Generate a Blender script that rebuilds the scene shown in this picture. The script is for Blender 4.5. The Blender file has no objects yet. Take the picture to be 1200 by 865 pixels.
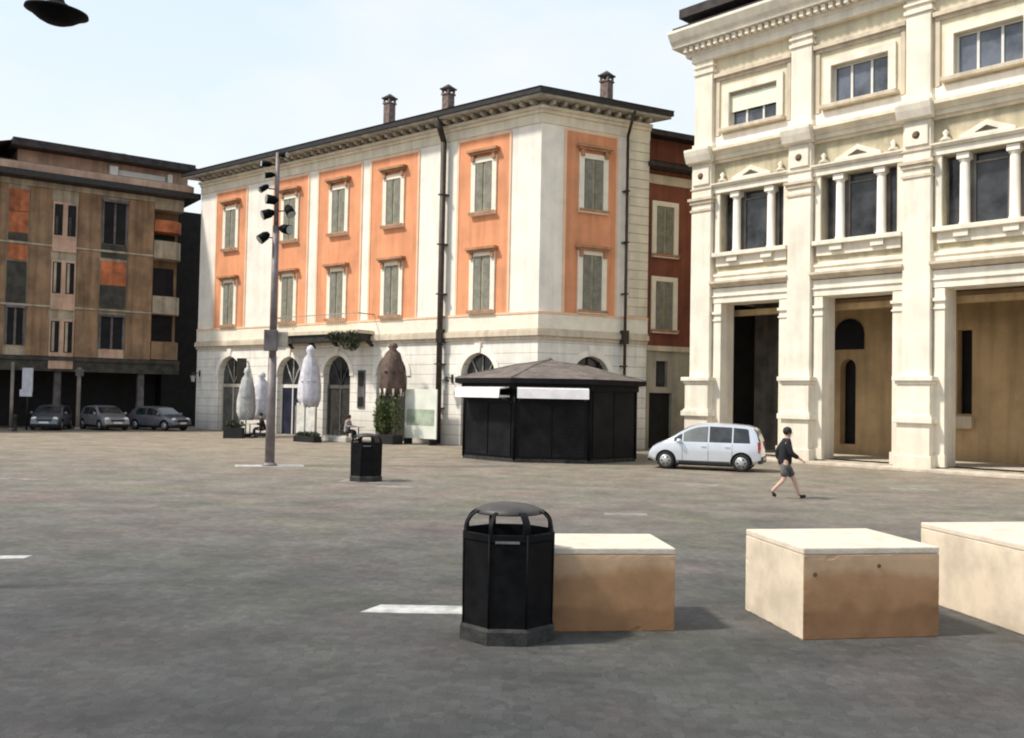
import bpy, bmesh, math, random
from mathutils import Vector, Matrix, Euler
from mathutils.geometry import tessellate_polygon
R = math.radians
rnd = random.Random(7)
sc = bpy.context.scene
COL = sc.collection

# ------------------------------------------------------------------ materials
def mat(name, col, rough=0.8, var=0.15, scale=1.5, bump=0.0, bscale=40.0, metal=0.0,
        streak=0.0, spec=0.4, grooves=None, base_dirt=0.0, col2=None, groove_dark=0.45, coat=0.0):
    m = bpy.data.materials.new(name); m.use_nodes = True
    nt = m.node_tree; N = nt.nodes; L = nt.links
    b = N['Principled BSDF']
    b.inputs['Roughness'].default_value = rough
    b.inputs['Metallic'].default_value = metal
    b.inputs['Specular IOR Level'].default_value = spec
    b.inputs['Coat Weight'].default_value = coat
    tc = N.new('ShaderNodeTexCoord')
    geo = N.new('ShaderNodeNewGeometry')
    n1 = N.new('ShaderNodeTexNoise'); n1.inputs['Scale'].default_value = scale
    n1.inputs['Detail'].default_value = 6; n1.inputs['Roughness'].default_value = 0.62
    L.new(geo.outputs['Position'], n1.inputs['Vector'])
    c2 = col2 or tuple(c * (1 - 2.2 * var) for c in col)
    c1 = tuple(min(1, c * (1 + 0.6 * var)) for c in col)
    rp = N.new('ShaderNodeValToRGB')
    rp.color_ramp.elements[0].position = 0.34; rp.color_ramp.elements[0].color = (*[max(0.002, c) for c in c2], 1)
    rp.color_ramp.elements[1].position = 0.62; rp.color_ramp.elements[1].color = (*c1, 1)
    L.new(n1.outputs['Fac'], rp.inputs['Fac'])
    out = rp.outputs['Color']
    def mul(fac_sock, dark, a, b_):
        nonlocal out
        mr = N.new('ShaderNodeMapRange'); mr.inputs['From Min'].default_value = a; mr.inputs['From Max'].default_value = b_
        mr.inputs['To Min'].default_value = dark; mr.inputs['To Max'].default_value = 1.0
        L.new(fac_sock, mr.inputs['Value'])
        mx = N.new('ShaderNodeVectorMath'); mx.operation = 'SCALE'
        L.new(out, mx.inputs[0]); L.new(mr.outputs['Result'], mx.inputs['Scale'])
        out = mx.outputs[0]
    if streak:
        mp = N.new('ShaderNodeMapping'); mp.inputs['Scale'].default_value = (2.2, 2.2, 0.16)
        L.new(geo.outputs['Position'], mp.inputs['Vector'])
        n2 = N.new('ShaderNodeTexNoise'); n2.inputs['Scale'].default_value = 1.3; n2.inputs['Detail'].default_value = 5
        L.new(mp.outputs[0], n2.inputs['Vector'])
        mul(n2.outputs['Fac'], 1 - streak, 0.36, 0.56)
    sep = None
    if base_dirt or grooves:
        sep = N.new('ShaderNodeSeparateXYZ'); L.new(geo.outputs['Position'], sep.inputs[0])
    if base_dirt:
        ad = N.new('ShaderNodeMath'); ad.operation = 'MULTIPLY_ADD'; ad.inputs[1].default_value = -1.6
        L.new(n1.outputs['Fac'], ad.inputs[0]); L.new(sep.outputs['Z'], ad.inputs[2])
        mul(ad.outputs[0], 1 - base_dirt, -0.9, 0.9)
    hgt = None
    if grooves:
        per, wid, z0, z1 = grooves
        a1 = N.new('ShaderNodeMath'); a1.operation = 'DIVIDE'; a1.inputs[1].default_value = per
        L.new(sep.outputs['Z'], a1.inputs[0])
        a2 = N.new('ShaderNodeMath'); a2.operation = 'FRACT'; L.new(a1.outputs[0], a2.inputs[0])
        a3 = N.new('ShaderNodeMath'); a3.operation = 'GREATER_THAN'; a3.inputs[1].default_value = wid / per
        L.new(a2.outputs[0], a3.inputs[0])
        mul(a3.outputs[0], groove_dark, 0, 1)
        hgt = a3.outputs[0]
    L.new(out, b.inputs['Base Color'])
    if bump or hgt:
        bp = N.new('ShaderNodeBump'); bp.inputs['Strength'].default_value = max(bump, 0.15)
        bp.inputs['Distance'].default_value = 0.03
        nb = N.new('ShaderNodeTexNoise'); nb.inputs['Scale'].default_value = bscale; nb.inputs['Detail'].default_value = 4
        L.new(geo.outputs['Position'], nb.inputs['Vector'])
        s = nb.outputs['Fac']
        if hgt:
            am = N.new('ShaderNodeMath'); am.operation = 'MULTIPLY_ADD'; am.inputs[1].default_value = 0.3
            L.new(s, am.inputs[0]); L.new(hgt, am.inputs[2]); s = am.outputs[0]
        L.new(s, bp.inputs['Height']); L.new(bp.outputs[0], b.inputs['Normal'])
    return m

M = {}
M['cream'] = mat('cream_render', (0.8, 0.71, 0.55), 0.85, 0.07, 0.9, 0.15, 25, streak=0.12)
M['cream_lit'] = mat('cream_stone', (0.86, 0.785, 0.655), 0.85, 0.06, 1.1, 0.2, 22, streak=0.12, base_dirt=0.22)
M['cream_wall'] = mat('yellow_cream_render', (0.76, 0.68, 0.5), 0.88, 0.08, 0.8, 0.15, 25, streak=0.14)
M['moulding'] = mat('weathered_moulding', (0.66, 0.56, 0.43), 0.85, 0.06, 1.2, 0.2, 25, streak=0.2)
M['olive'] = mat('olive_cream_render', (0.56, 0.49, 0.34), 0.9, 0.12, 1.2, 0.15, 25, streak=0.18)
M['white_stone'] = mat('white_stone', (0.9, 0.83, 0.73), 0.85, 0.05, 1.0, 0.15, 25, streak=0.09, base_dirt=0.3)
M['rustic'] = mat('rusticated_stone', (0.86, 0.81, 0.73), 0.85, 0.07, 1.2, 0.2, 25, streak=0.12, base_dirt=0.35, grooves=(0.5, 0.045, 0, 5), groove_dark=0.68)
M['orange'] = mat('orange_render', (0.78, 0.335, 0.17), 0.9, 0.09, 0.5, 0.1, 25, streak=0.14)
M['pinkish'] = mat('pale_orange_border', (0.85, 0.56, 0.37), 0.9, 0.06, 1.0)
M['trim'] = mat('terracotta_trim', (0.46, 0.24, 0.13), 0.85, 0.15, 2.0)
M['frame'] = mat('window_surround', (0.86, 0.78, 0.64), 0.85, 0.05, 2.0)
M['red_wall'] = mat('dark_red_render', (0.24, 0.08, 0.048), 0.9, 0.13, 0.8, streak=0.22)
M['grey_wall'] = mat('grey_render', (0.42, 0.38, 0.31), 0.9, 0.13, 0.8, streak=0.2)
M['shutter'] = mat('shutter_paint', (0.27, 0.26, 0.21), 0.7, 0.15, 3, grooves=(0.09, 0.022, 0, 20), groove_dark=0.4)
M['shutter_gap'] = mat('pale_gap', (0.34, 0.31, 0.2), 0.8)
M['soffit'] = mat('eaves_soffit', (0.42, 0.38, 0.31), 0.85, 0.18, 2.0)
M['dark_roof'] = mat('dark_roof_tile', (0.045, 0.035, 0.032), 0.75, 0.3, 3, 0.4, 14)
M['tile_roof'] = mat('brown_roof_tile', (0.20, 0.115, 0.08), 0.85, 0.3, 4, 0.5, 14)
M['gutter'] = mat('dark_gutter_metal', (0.035, 0.03, 0.028), 0.5, 0.2, 5, metal=0.3)
M['pipe'] = mat('downpipe_brown_metal', (0.05, 0.037, 0.03), 0.55, 0.2, 5, metal=0.2)
M['chimney'] = mat('chimney_brick', (0.22, 0.16, 0.14), 0.9, 0.25, 5, 0.3, 30)
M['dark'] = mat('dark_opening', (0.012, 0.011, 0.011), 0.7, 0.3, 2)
M['door_dark'] = mat('dark_timber_door', (0.035, 0.03, 0.026), 0.6, 0.3, 4)
M['door_grey'] = mat('grey_door', (0.10, 0.095, 0.085), 0.7, 0.2, 2)
M['door_blue'] = mat('blue_black_door', (0.02, 0.022, 0.045), 0.35, 0.3, 2)
M['glass'] = mat('dark_window_glass', (0.05, 0.052, 0.056), 0.12, 0.5, 0.6, 0.25, 1.0, spec=0.45)
M['glass_black'] = mat('black_window_glass', (0.012, 0.011, 0.012), 0.3, 0.3, 1.0, spec=0.12)
M['glass_blue'] = mat('blue_grey_glass', (0.10, 0.11, 0.14), 0.1, 0.4, 0.7, 0.25, 1.0, spec=0.9)
M['white_frame'] = mat('white_window_frame', (0.72, 0.70, 0.64), 0.5, 0.05)
M['blind'] = mat('cream_roller_blind', (0.84, 0.84, 0.66), 0.7, 0.05, 2, grooves=(0.08, 0.012, 0, 20), groove_dark=0.75)
M['portico'] = mat('portico_plaster', (0.66, 0.46, 0.25), 0.9, 0.14, 0.4, 0.15, 20, streak=0.2, base_dirt=0.15)
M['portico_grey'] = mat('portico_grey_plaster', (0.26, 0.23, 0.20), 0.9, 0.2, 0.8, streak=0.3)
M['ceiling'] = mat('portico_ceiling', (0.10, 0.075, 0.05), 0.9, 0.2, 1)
M['brown_panel'] = mat('brown_cladding', (0.30, 0.185, 0.105), 0.85, 0.18, 0.8, streak=0.35, grooves=(0.11, 0.02, 0, 20), groove_dark=0.75)
M['tan_band'] = mat('tan_concrete', (0.42, 0.35, 0.255), 0.85, 0.15, 1.0, streak=0.35)
M['pink_band'] = mat('pink_tan_render', (0.54, 0.35, 0.25), 0.85, 0.14, 0.8, streak=0.25)
M['orange_panel'] = mat('burnt_orange_panel', (0.50, 0.155, 0.06), 0.8, 0.25, 1.2, streak=0.3)
M['green_panel'] = mat('olive_shutter', (0.055, 0.05, 0.038), 0.7, 0.3, 2, grooves=(0.12, 0.03, 0, 20), groove_dark=0.5)
M['pillar_grey'] = mat('grey_concrete', (0.15, 0.13, 0.13), 0.85, 0.2, 2, streak=0.3)
M['block_side'] = mat('block_stone', (0.66, 0.55, 0.42), 0.85, 0.1, 2.3, 0.08, 90)
M['block_top'] = mat('block_pale_top', (0.66, 0.56, 0.45), 0.85, 0.07, 4.0, 0.25, 45)
M['bin'] = mat('bin_black_paint', (0.006, 0.006, 0.007), 0.6, 0.3, 6, spec=0.12)
M['bin_base'] = mat('bin_cast_base', (0.035, 0.034, 0.032), 0.85, 0.3, 6, 0.3, 60)
M['bin_lid'] = mat('bin_brown_hood', (0.055, 0.047, 0.042), 0.5, 0.2, 4)
M['bin_edge'] = mat('bin_grey_steel', (0.25, 0.25, 0.25), 0.45, 0.2, 8, metal=0.6)
M['lamp_metal'] = mat('lamp_post_paint', (0.20, 0.165, 0.165), 0.55, 0.15, 3, metal=0.2)
M['lamp_black'] = mat('floodlight_black', (0.005, 0.005, 0.005), 0.7, 0.3, 5, spec=.1)
M['lamp_glass'] = mat('floodlight_glass', (0.40, 0.42, 0.40), 0.15, 0.1, 5, spec=0.8)
M['kiosk'] = mat('kiosk_black_panel', (0.008, 0.0075, 0.009), 0.55, 0.3, 1.0, 0.1, 6, spec=0.15)
M['kiosk_panel'] = mat('kiosk_charcoal_shutter', (0.011, 0.0105, 0.012), 0.6, 0.3, 1.2, spec=0.15, grooves=(0.12, 0.02, 0, 5), groove_dark=0.6)
M['kiosk_roof'] = mat('kiosk_roof_copper', (0.165, 0.138, 0.122), 0.65, 0.2, 2.0, 0.25, 8, streak=0.25)
M['awning'] = mat('white_awning', (0.80, 0.76, 0.76), 0.8, 0.06, 3)
M['parasol'] = mat('white_parasol_cloth', (0.70, 0.68, 0.74), 0.9, 0.12, 3, streak=0.2)
M['parasol_grey'] = mat('pale_grey_parasol_cloth', (0.56, 0.56, 0.55), 0.9, 0.15, 3, streak=0.3)
M['parasol_brown'] = mat('taupe_parasol_cloth', (0.17, 0.115, 0.095), 0.9, 0.2, 3, streak=0.3)
M['leaf'] = mat('planter_leaves', (0.085, 0.115, 0.03), 0.7, 0.5, 6)
M['leaf_dark'] = mat('dark_leaves', (0.04, 0.055, 0.02), 0.7, 0.5, 6)
M['black'] = mat('black_plastic', (0.012, 0.012, 0.012), 0.5, 0.2)
M['rubber'] = mat('tyre_rubber', (0.016, 0.016, 0.017), 0.85, 0.2, 8)
M['rim'] = mat('alloy_rim', (0.48, 0.48, 0.48), 0.35, 0.1, 8, metal=0.5)
M['silver'] = mat('silver_car_paint', (0.66, 0.68, 0.73), 0.28, 0.03, 2, metal=0.45, coat=0.6)
M['dark_car'] = mat('dark_grey_car_paint', (0.05, 0.052, 0.06), 0.3, 0.1, 2, metal=0.4, coat=0.6)
M['grey_car'] = mat('pale_grey_car_paint', (0.32, 0.31, 0.32), 0.3, 0.1, 2, metal=0.4, coat=0.6)
M['blue_car'] = mat('mid_grey_car_paint', (0.15, 0.155, 0.18), 0.3, 0.1, 2, metal=0.4, coat=0.6)
M['car_glass'] = mat('car_glass', (0.035, 0.04, 0.04), 0.06, 0.4, 1.5, spec=0.9)
M['car_glass_pale'] = mat('car_glass_painted_reflection', (0.16, 0.17, 0.16), 0.12, 0.2, .8, spec=0.9)  # reflected light put into the pane as a paler base colour
M['headlamp'] = mat('headlamp_glass', (0.75, 0.76, 0.76), 0.15, 0.05)
M['tail'] = mat('tail_lamp_red', (0.32, 0.02, 0.02), 0.25, 0.1)
M['plate'] = mat('white_number_plate', (0.7, 0.7, 0.7), 0.5, 0.05)
M['skin'] = mat('skin', (0.56, 0.36, 0.27), 0.6, 0.05)
M['hair'] = mat('dark_hair', (0.02, 0.015, 0.012), 0.7, 0.2)
M['jacket'] = mat('black_jacket', (0.014, 0.014, 0.018), 0.85, 0.3, 9)
M['shorts'] = mat('grey_shorts', (0.12, 0.115, 0.11), 0.9, 0.3, 9)
M['trousers'] = mat('dark_trousers', (0.03, 0.03, 0.04), 0.9, 0.3, 9)
M['tshirt'] = mat('pale_shirt', (0.42, 0.36, 0.34), 0.9, 0.2, 9)
M['sign_white'] = mat('white_sign_face', (0.55, 0.55, 0.60), 0.6, 0.1, 3)
M['board'] = mat('pale_display_board', (0.74, 0.75, 0.66), 0.6, 0.05, 1.5)
M['board_green'] = mat('faded_green_print', (0.40, 0.47, 0.36), 0.6, 0.2, 1.2)
M['slab'] = mat('pale_paving_slab', (0.46, 0.45, 0.43), 0.8, 0.2, 4, 0.2, 40)
M['slab_faint'] = mat('worn_paving_slab', (0.27, 0.255, 0.235), 0.8, 0.25, 3, 0.2, 40)
M['step'] = mat('pale_step_stone', (0.58, 0.50, 0.40), 0.85, 0.15, 2, 0.2, 30)
M['wood'] = mat('cafe_timber', (0.16, 0.10, 0.06), 0.7, 0.2, 5)
M['white_plastic'] = mat('white_planter', (0.62, 0.60, 0.55), 0.6, 0.12, 3)

# square paving: grey to warmer setts, with near shade and far sheen painted in
def ground_mat():
    m = bpy.data.materials.new('square_paving'); m.use_nodes = True
    nt = m.node_tree; N = nt.nodes; L = nt.links; b = N['Principled BSDF']
    geo = N.new('ShaderNodeNewGeometry'); P = geo.outputs['Position']
    def noise(s, d=5, r=0.6, vec=P):
        n = N.new('ShaderNodeTexNoise'); n.inputs['Scale'].default_value = s; n.inputs['Detail'].default_value = d
        n.inputs['Roughness'].default_value = r; L.new(vec, n.inputs['Vector']); return n
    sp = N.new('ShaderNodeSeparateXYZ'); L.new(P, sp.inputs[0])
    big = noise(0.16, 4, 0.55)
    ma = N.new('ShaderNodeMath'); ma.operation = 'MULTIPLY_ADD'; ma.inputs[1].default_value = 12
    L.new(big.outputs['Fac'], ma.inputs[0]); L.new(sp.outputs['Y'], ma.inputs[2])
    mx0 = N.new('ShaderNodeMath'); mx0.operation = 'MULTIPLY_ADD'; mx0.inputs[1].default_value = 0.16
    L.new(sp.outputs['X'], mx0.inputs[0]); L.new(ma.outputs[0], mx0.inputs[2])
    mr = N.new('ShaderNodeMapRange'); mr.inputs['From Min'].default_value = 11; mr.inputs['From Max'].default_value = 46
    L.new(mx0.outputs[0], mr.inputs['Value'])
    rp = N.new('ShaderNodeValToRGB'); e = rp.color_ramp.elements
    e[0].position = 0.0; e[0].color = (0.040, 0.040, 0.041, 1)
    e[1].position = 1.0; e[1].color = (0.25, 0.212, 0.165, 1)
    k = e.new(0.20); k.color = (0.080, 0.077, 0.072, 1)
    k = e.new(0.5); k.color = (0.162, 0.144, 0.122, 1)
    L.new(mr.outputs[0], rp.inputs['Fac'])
    # colour drift between greenish, mauve and ochre setts
    hn = noise(0.4, 3, 0.5)
    hr = N.new('ShaderNodeValToRGB'); e = hr.color_ramp.elements
    e[0].position = 0.33; e[0].color = (0.92, 1.0, 0.78, 1); e[1].position = 0.66; e[1].color = (1.16, 0.94, 0.93, 1)
    k = e.new(0.5); k.color = (1, 1, 1, 1)
    L.new(hn.outputs['Fac'], hr.inputs['Fac'])
    m1 = N.new('ShaderNodeMix'); m1.data_type = 'RGBA'; m1.blend_type = 'MULTIPLY'; m1.inputs['Factor'].default_value = 0.5
    L.new(rp.outputs['Color'], m1.inputs['A']); L.new(hr.outputs['Color'], m1.inputs['B'])
    # patches and stains, stretched across
    mp = N.new('ShaderNodeMapping'); mp.inputs['Scale'].default_value = (0.8, 1.0, 1); mp.inputs['Rotation'].default_value = (0, 0, 0.25)
    L.new(P, mp.inputs['Vector'])
    pn = noise(0.9, 6, 0.65, mp.outputs[0])
    pr = N.new('ShaderNodeMapRange'); pr.inputs['From Min'].default_value = 0.3; pr.inputs['From Max'].default_value = 0.68
    pr.inputs['To Min'].default_value = 0.66; pr.inputs['To Max'].default_value = 1.28
    L.new(pn.outputs['Fac'], pr.inputs['Value'])
    s1 = N.new('ShaderNodeVectorMath'); s1.operation = 'SCALE'; L.new(m1.outputs['Result'], s1.inputs[0]); L.new(pr.outputs[0], s1.inputs['Scale'])
    # setts
    vr = N.new('ShaderNodeTexVoronoi'); vr.inputs['Scale'].default_value = 9; vr.feature = 'F1'; vr.inputs['Randomness'].default_value = 0.55
    L.new(P, vr.inputs['Vector'])
    vs = N.new('ShaderNodeSeparateColor'); L.new(vr.outputs['Color'], vs.inputs[0])
    vm = N.new('ShaderNodeMapRange'); vm.inputs['To Min'].default_value = 0.84; vm.inputs['To Max'].default_value = 1.16
    L.new(vs.outputs[0], vm.inputs['Value'])
    s2 = N.new('ShaderNodeVectorMath'); s2.operation = 'SCALE'; L.new(s1.outputs[0], s2.inputs[0]); L.new(vm.outputs[0], s2.inputs['Scale'])
    ve = N.new('ShaderNodeTexVoronoi'); ve.inputs['Scale'].default_value = 9; ve.feature = 'DISTANCE_TO_EDGE'; ve.inputs['Randomness'].default_value = 0.55
    L.new(P, ve.inputs['Vector'])
    em = N.new('ShaderNodeMapRange'); em.inputs['From Max'].default_value = 0.05; em.inputs['To Min'].default_value = 0.76
    L.new(ve.outputs['Distance'], em.inputs['Value'])
    s3 = N.new('ShaderNodeVectorMath'); s3.operation = 'SCALE'; L.new(s2.outputs[0], s3.inputs[0]); L.new(em.outputs[0], s3.inputs['Scale'])
    # grain: fine aggregate speckle and small pale scuffs
    gn = noise(70, 3, 0.7); gr = N.new('ShaderNodeMapRange'); gr.inputs['From Min'].default_value = 0.35; gr.inputs['From Max'].default_value = 0.65
    gr.inputs['To Min'].default_value = 0.72; gr.inputs['To Max'].default_value = 1.28; L.new(gn.outputs['Fac'], gr.inputs['Value'])
    s4 = N.new('ShaderNodeVectorMath'); s4.operation = 'SCALE'; L.new(s3.outputs[0], s4.inputs[0]); L.new(gr.outputs[0], s4.inputs['Scale'])
    kn = noise(2.6, 5, 0.75); kr = N.new('ShaderNodeMapRange'); kr.inputs['From Min'].default_value = 0.60; kr.inputs['From Max'].default_value = 0.74
    kr.inputs['To Min'].default_value = 1.0; kr.inputs['To Max'].default_value = 1.45; L.new(kn.outputs['Fac'], kr.inputs['Value'])
    s5 = N.new('ShaderNodeVectorMath'); s5.operation = 'SCALE'; L.new(s4.outputs[0], s5.inputs[0]); L.new(kr.outputs[0], s5.inputs['Scale'])
    kd = N.new('ShaderNodeMapRange'); kd.inputs['From Min'].default_value = 0.24; kd.inputs['From Max'].default_value = 0.38
    kd.inputs['To Min'].default_value = 0.62; kd.inputs['To Max'].default_value = 1.0; L.new(kn.outputs['Fac'], kd.inputs['Value'])
    s6 = N.new('ShaderNodeVectorMath'); s6.operation = 'SCALE'; L.new(s5.outputs[0], s6.inputs[0]); L.new(kd.outputs[0], s6.inputs['Scale'])
    L.new(s6.outputs[0], b.inputs['Base Color'])
    b.inputs['Roughness'].default_value = 0.72; b.inputs['Specular IOR Level'].default_value = 0.35
    bp = N.new('ShaderNodeBump'); bp.inputs['Strength'].default_value = 0.35; bp.inputs['Distance'].default_value = 0.01
    L.new(em.outputs[0], bp.inputs['Height']); L.new(bp.outputs[0], b.inputs['Normal'])
    return m
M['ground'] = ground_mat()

# ------------------------------------------------------------------ builders
class B:
    def __init__(s): s.bm = bmesh.new()
    def face(s, pts, mi=0, smooth=False):
        try:
            f = s.bm.faces.new([s.bm.verts.new(p) for p in pts]); f.material_index = mi; f.smooth = smooth
        except ValueError: pass
    def box(s, x0, x1, y0, y1, z0, z1, mi=0, bev=0):
        if x0 > x1: x0, x1 = x1, x0
        if y0 > y1: y0, y1 = y1, y0
        v = [s.bm.verts.new((x, y, z)) for z in (z0, z1) for y in (y0, y1) for x in (x0, x1)]
        fs = [s.bm.faces.new([v[i] for i in q]) for q in ((0,2,3,1),(4,5,7,6),(0,1,5,4),(2,6,7,3),(0,4,6,2),(1,3,7,5))]
        for f in fs: f.material_index = mi
        if bev:
            es = list({e for f in fs for e in f.edges})
            r = bmesh.ops.bevel(s.bm, geom=es, offset=bev, segments=2, affect='EDGES', profile=0.6)
            for f in r['faces']: f.material_index = mi
        return s
    def tube(s, a, b, r0, r1=None, n=12, mi=0, cap=True):
        a, b = Vector(a), Vector(b); r1 = r0 if r1 is None else r1
        d = (b - a).normalized(); t = Vector((0, 0, 1)) if abs(d.z) < 0.9 else Vector((1, 0, 0))
        u = d.cross(t).normalized(); w = d.cross(u)
        ra = [s.bm.verts.new(a + (u * math.cos(6.28318 * i / n) + w * math.sin(6.28318 * i / n)) * r0) for i in range(n)]
        rb = [s.bm.verts.new(b + (u * math.cos(6.28318 * i / n) + w * math.sin(6.28318 * i / n)) * r1) for i in range(n)]
        for i in range(n):
            f = s.bm.faces.new((ra[i], ra[(i+1) % n], rb[(i+1) % n], rb[i])); f.smooth = True; f.material_index = mi
        if cap:
            for r_ in (ra, rb):
                f = s.bm.faces.new(r_); f.material_index = mi
        return s
    def lathe(s, prof, n=24, c=(0, 0, 0), mi=0, smooth=True, rot=0.0, wob=None):
        rings = []
        for (r, z) in prof:
            rings.append([s.bm.verts.new((c[0] + (r * (1 + (wob(i, z) if wob else 0))) * math.cos(6.28318 * i / n + rot),
                                          c[1] + (r * (1 + (wob(i, z) if wob else 0))) * math.sin(6.28318 * i / n + rot), c[2] + z)) for i in range(n)])
        for a, b in zip(rings, rings[1:]):
            for i in range(n):
                f = s.bm.faces.new((a[i], a[(i+1) % n], b[(i+1) % n], b[i])); f.smooth = smooth; f.material_index = mi
        for r_ in (rings[0], rings[-1]):
            f = s.bm.faces.new(r_); f.material_index = mi
        return s
    def prism(s, poly, z0, z1, mi=0):
        a = [s.bm.verts.new((p[0], p[1], z0)) for p in poly]; b = [s.bm.verts.new((p[0], p[1], z1)) for p in poly]
        n = len(poly)
        s.bm.faces.new(a).material_index = mi; s.bm.faces.new(b).material_index = mi
        for i in range(n): s.bm.faces.new((a[i], a[(i+1) % n], b[(i+1) % n], b[i])).material_index = mi
        return s
    def prism_y(s, poly, y0, y1, mi=0):
        a = [s.bm.verts.new((p[0], y0, p[1])) for p in poly]; b = [s.bm.verts.new((p[0], y1, p[1])) for p in poly]
        n = len(poly)
        s.bm.faces.new(a).material_index = mi; s.bm.faces.new(b).material_index = mi
        for i in range(n): s.bm.faces.new((a[i], a[(i+1) % n], b[(i+1) % n], b[i])).material_index = mi
        return s
    def profile_x(s, poly, x0, x1, mi=0):
        """poly in (y,z), swept along x"""
        a = [s.bm.verts.new((x0, p[0], p[1])) for p in poly]; b = [s.bm.verts.new((x1, p[0], p[1])) for p in poly]
        n = len(poly)
        s.bm.faces.new(a).material_index = mi; s.bm.faces.new(b).material_index = mi
        for i in range(n): s.bm.faces.new((a[i], a[(i+1) % n], b[(i+1) % n], b[i])).material_index = mi
        return s
    def wall(s, outer, holes, y=0.0, depth=0.3, mi=0):
        """vertical sheet in the xz plane at y, with holes whose reveals run back by depth"""
        loops = [outer] + holes
        flat = [p for l in loops for p in l]
        tris = tessellate_polygon([[Vector((p[0], p[1], 0)) for p in l] for l in loops])
        vs = [s.bm.verts.new((p[0], y, p[1])) for p in flat]
        for t in tris:
            try: s.bm.faces.new([vs[i] for i in t]).material_index = mi
            except ValueError: pass
        for h in holes:
            n = len(h)
            for i in range(n):
                p, q = h[i], h[(i+1) % n]
                s.face([(p[0], y, p[1]), (q[0], y, q[1]), (q[0], y + depth, q[1]), (p[0], y + depth, p[1])], mi)
        return s
    def leaves(s, c, rad, n, size, mi=0, rg=rnd):
        for _ in range(n):
            while True:
                p = Vector((rg.uniform(-1, 1), rg.uniform(-1, 1), rg.uniform(-1, 1)))
                if 0.15 < p.length < 1: break
            p = Vector((c[0] + p.x * rad[0], c[1] + p.y * rad[1], c[2] + p.z * rad[2]))
            e = Euler((rg.uniform(0, 6.3), rg.uniform(0, 6.3), rg.uniform(0, 6.3))).to_matrix()
            k = size * rg.uniform(0.6, 1.4)
            s.face([p + e @ Vector(q) for q in ((-k, 0, 0), (0, -k * .4, 0), (k, 0, 0), (0, k * .4, 0))], mi)
        return s
    def mesh(s, name, mats):
        bmesh.ops.recalc_face_normals(s.bm, faces=s.bm.faces)
        me = bpy.data.meshes.new(name); s.bm.to_mesh(me); s.bm.free()
        for m in mats: me.materials.append(m)
        return me

def link(name, data, parent=None, loc=(0, 0, 0), rz=0.0, rot=None):
    o = bpy.data.objects.new(name, data); COL.objects.link(o)
    o.parent = parent; o.location = loc; o.rotation_euler = rot if rot else (0, 0, rz)
    return o
def obj(name, b, mats, parent=None, loc=(0, 0, 0), rz=0.0, rot=None):
    mats = mats if isinstance(mats, (list, tuple)) else [mats]
    return link(name, b.mesh(name, mats), parent, loc, rz, rot)
def tag(o, label=None, cat=None, group=None, kind=None):
    if label: o['label'] = label
    if cat: o['category'] = cat
    if group: o['group'] = group
    if kind: o['kind'] = kind
    return o
def thing(name, label, cat, loc=(0, 0, 0), rz=0.0, group=None, rot=None):
    return tag(link(name, None, None, loc, rz, rot), label, cat, group)
def dup(o, parent=None, loc=None, rz=None):
    c = o.copy(); COL.objects.link(c)
    c.parent = parent
    if loc is not None: c.location = loc
    if rz is not None: c.rotation_euler = (0, 0, rz)
    for ch in [x for x in bpy.data.objects if x.parent == o]: dup(ch, c)
    return c
def arch(u0, u1, z0, zs, n=14):
    r = (u1 - u0) / 2; c = (u0 + u1) / 2
    return [(u0, z0), (u1, z0)] + [(c + r * math.cos(math.pi * i / n), zs + r * math.sin(math.pi * i / n)) for i in range(n + 1)]
def rect(u0, u1, z0, z1): return [(u0, z0), (u1, z0), (u1, z1), (u0, z1)]
def ang(D): return math.atan2(D[1], D[0])
def skin_mesh(name, verts, edges, radii, root=0, mats=(), sub=2, extra=None):
    me = bpy.data.meshes.new(name); me.from_pydata([Vector(v) for v in verts], edges, []); me.update()
    o = bpy.data.objects.new(name, me); COL.objects.link(o)
    md = o.modifiers.new('s', 'SKIN'); md.use_smooth_shade = True
    for i, r in enumerate(radii):
        sv = me.skin_vertices[0].data[i]; sv.radius = (r, r) if not isinstance(r, tuple) else r
        sv.use_root = (i == root)
    m2 = o.modifiers.new('u', 'SUBSURF'); m2.levels = sub; m2.render_levels = sub
    dg = bpy.context.evaluated_depsgraph_get()
    out = bpy.data.meshes.new_from_object(o.evaluated_get(dg))
    bpy.data.objects.remove(o); bpy.data.meshes.remove(me)
    out.name = name
    if extra:
        b = bmesh.new(); b.from_mesh(out); extra(b); b.to_mesh(out); b.free()
    for p in out.polygons: p.use_smooth = True
    out.materials.clear()
    for m in mats: out.materials.append(m)
    return out

# ================================================================== SETTING
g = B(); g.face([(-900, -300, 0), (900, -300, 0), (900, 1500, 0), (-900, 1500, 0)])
tag(obj('ground', g, M['ground']), kind='structure')

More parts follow.
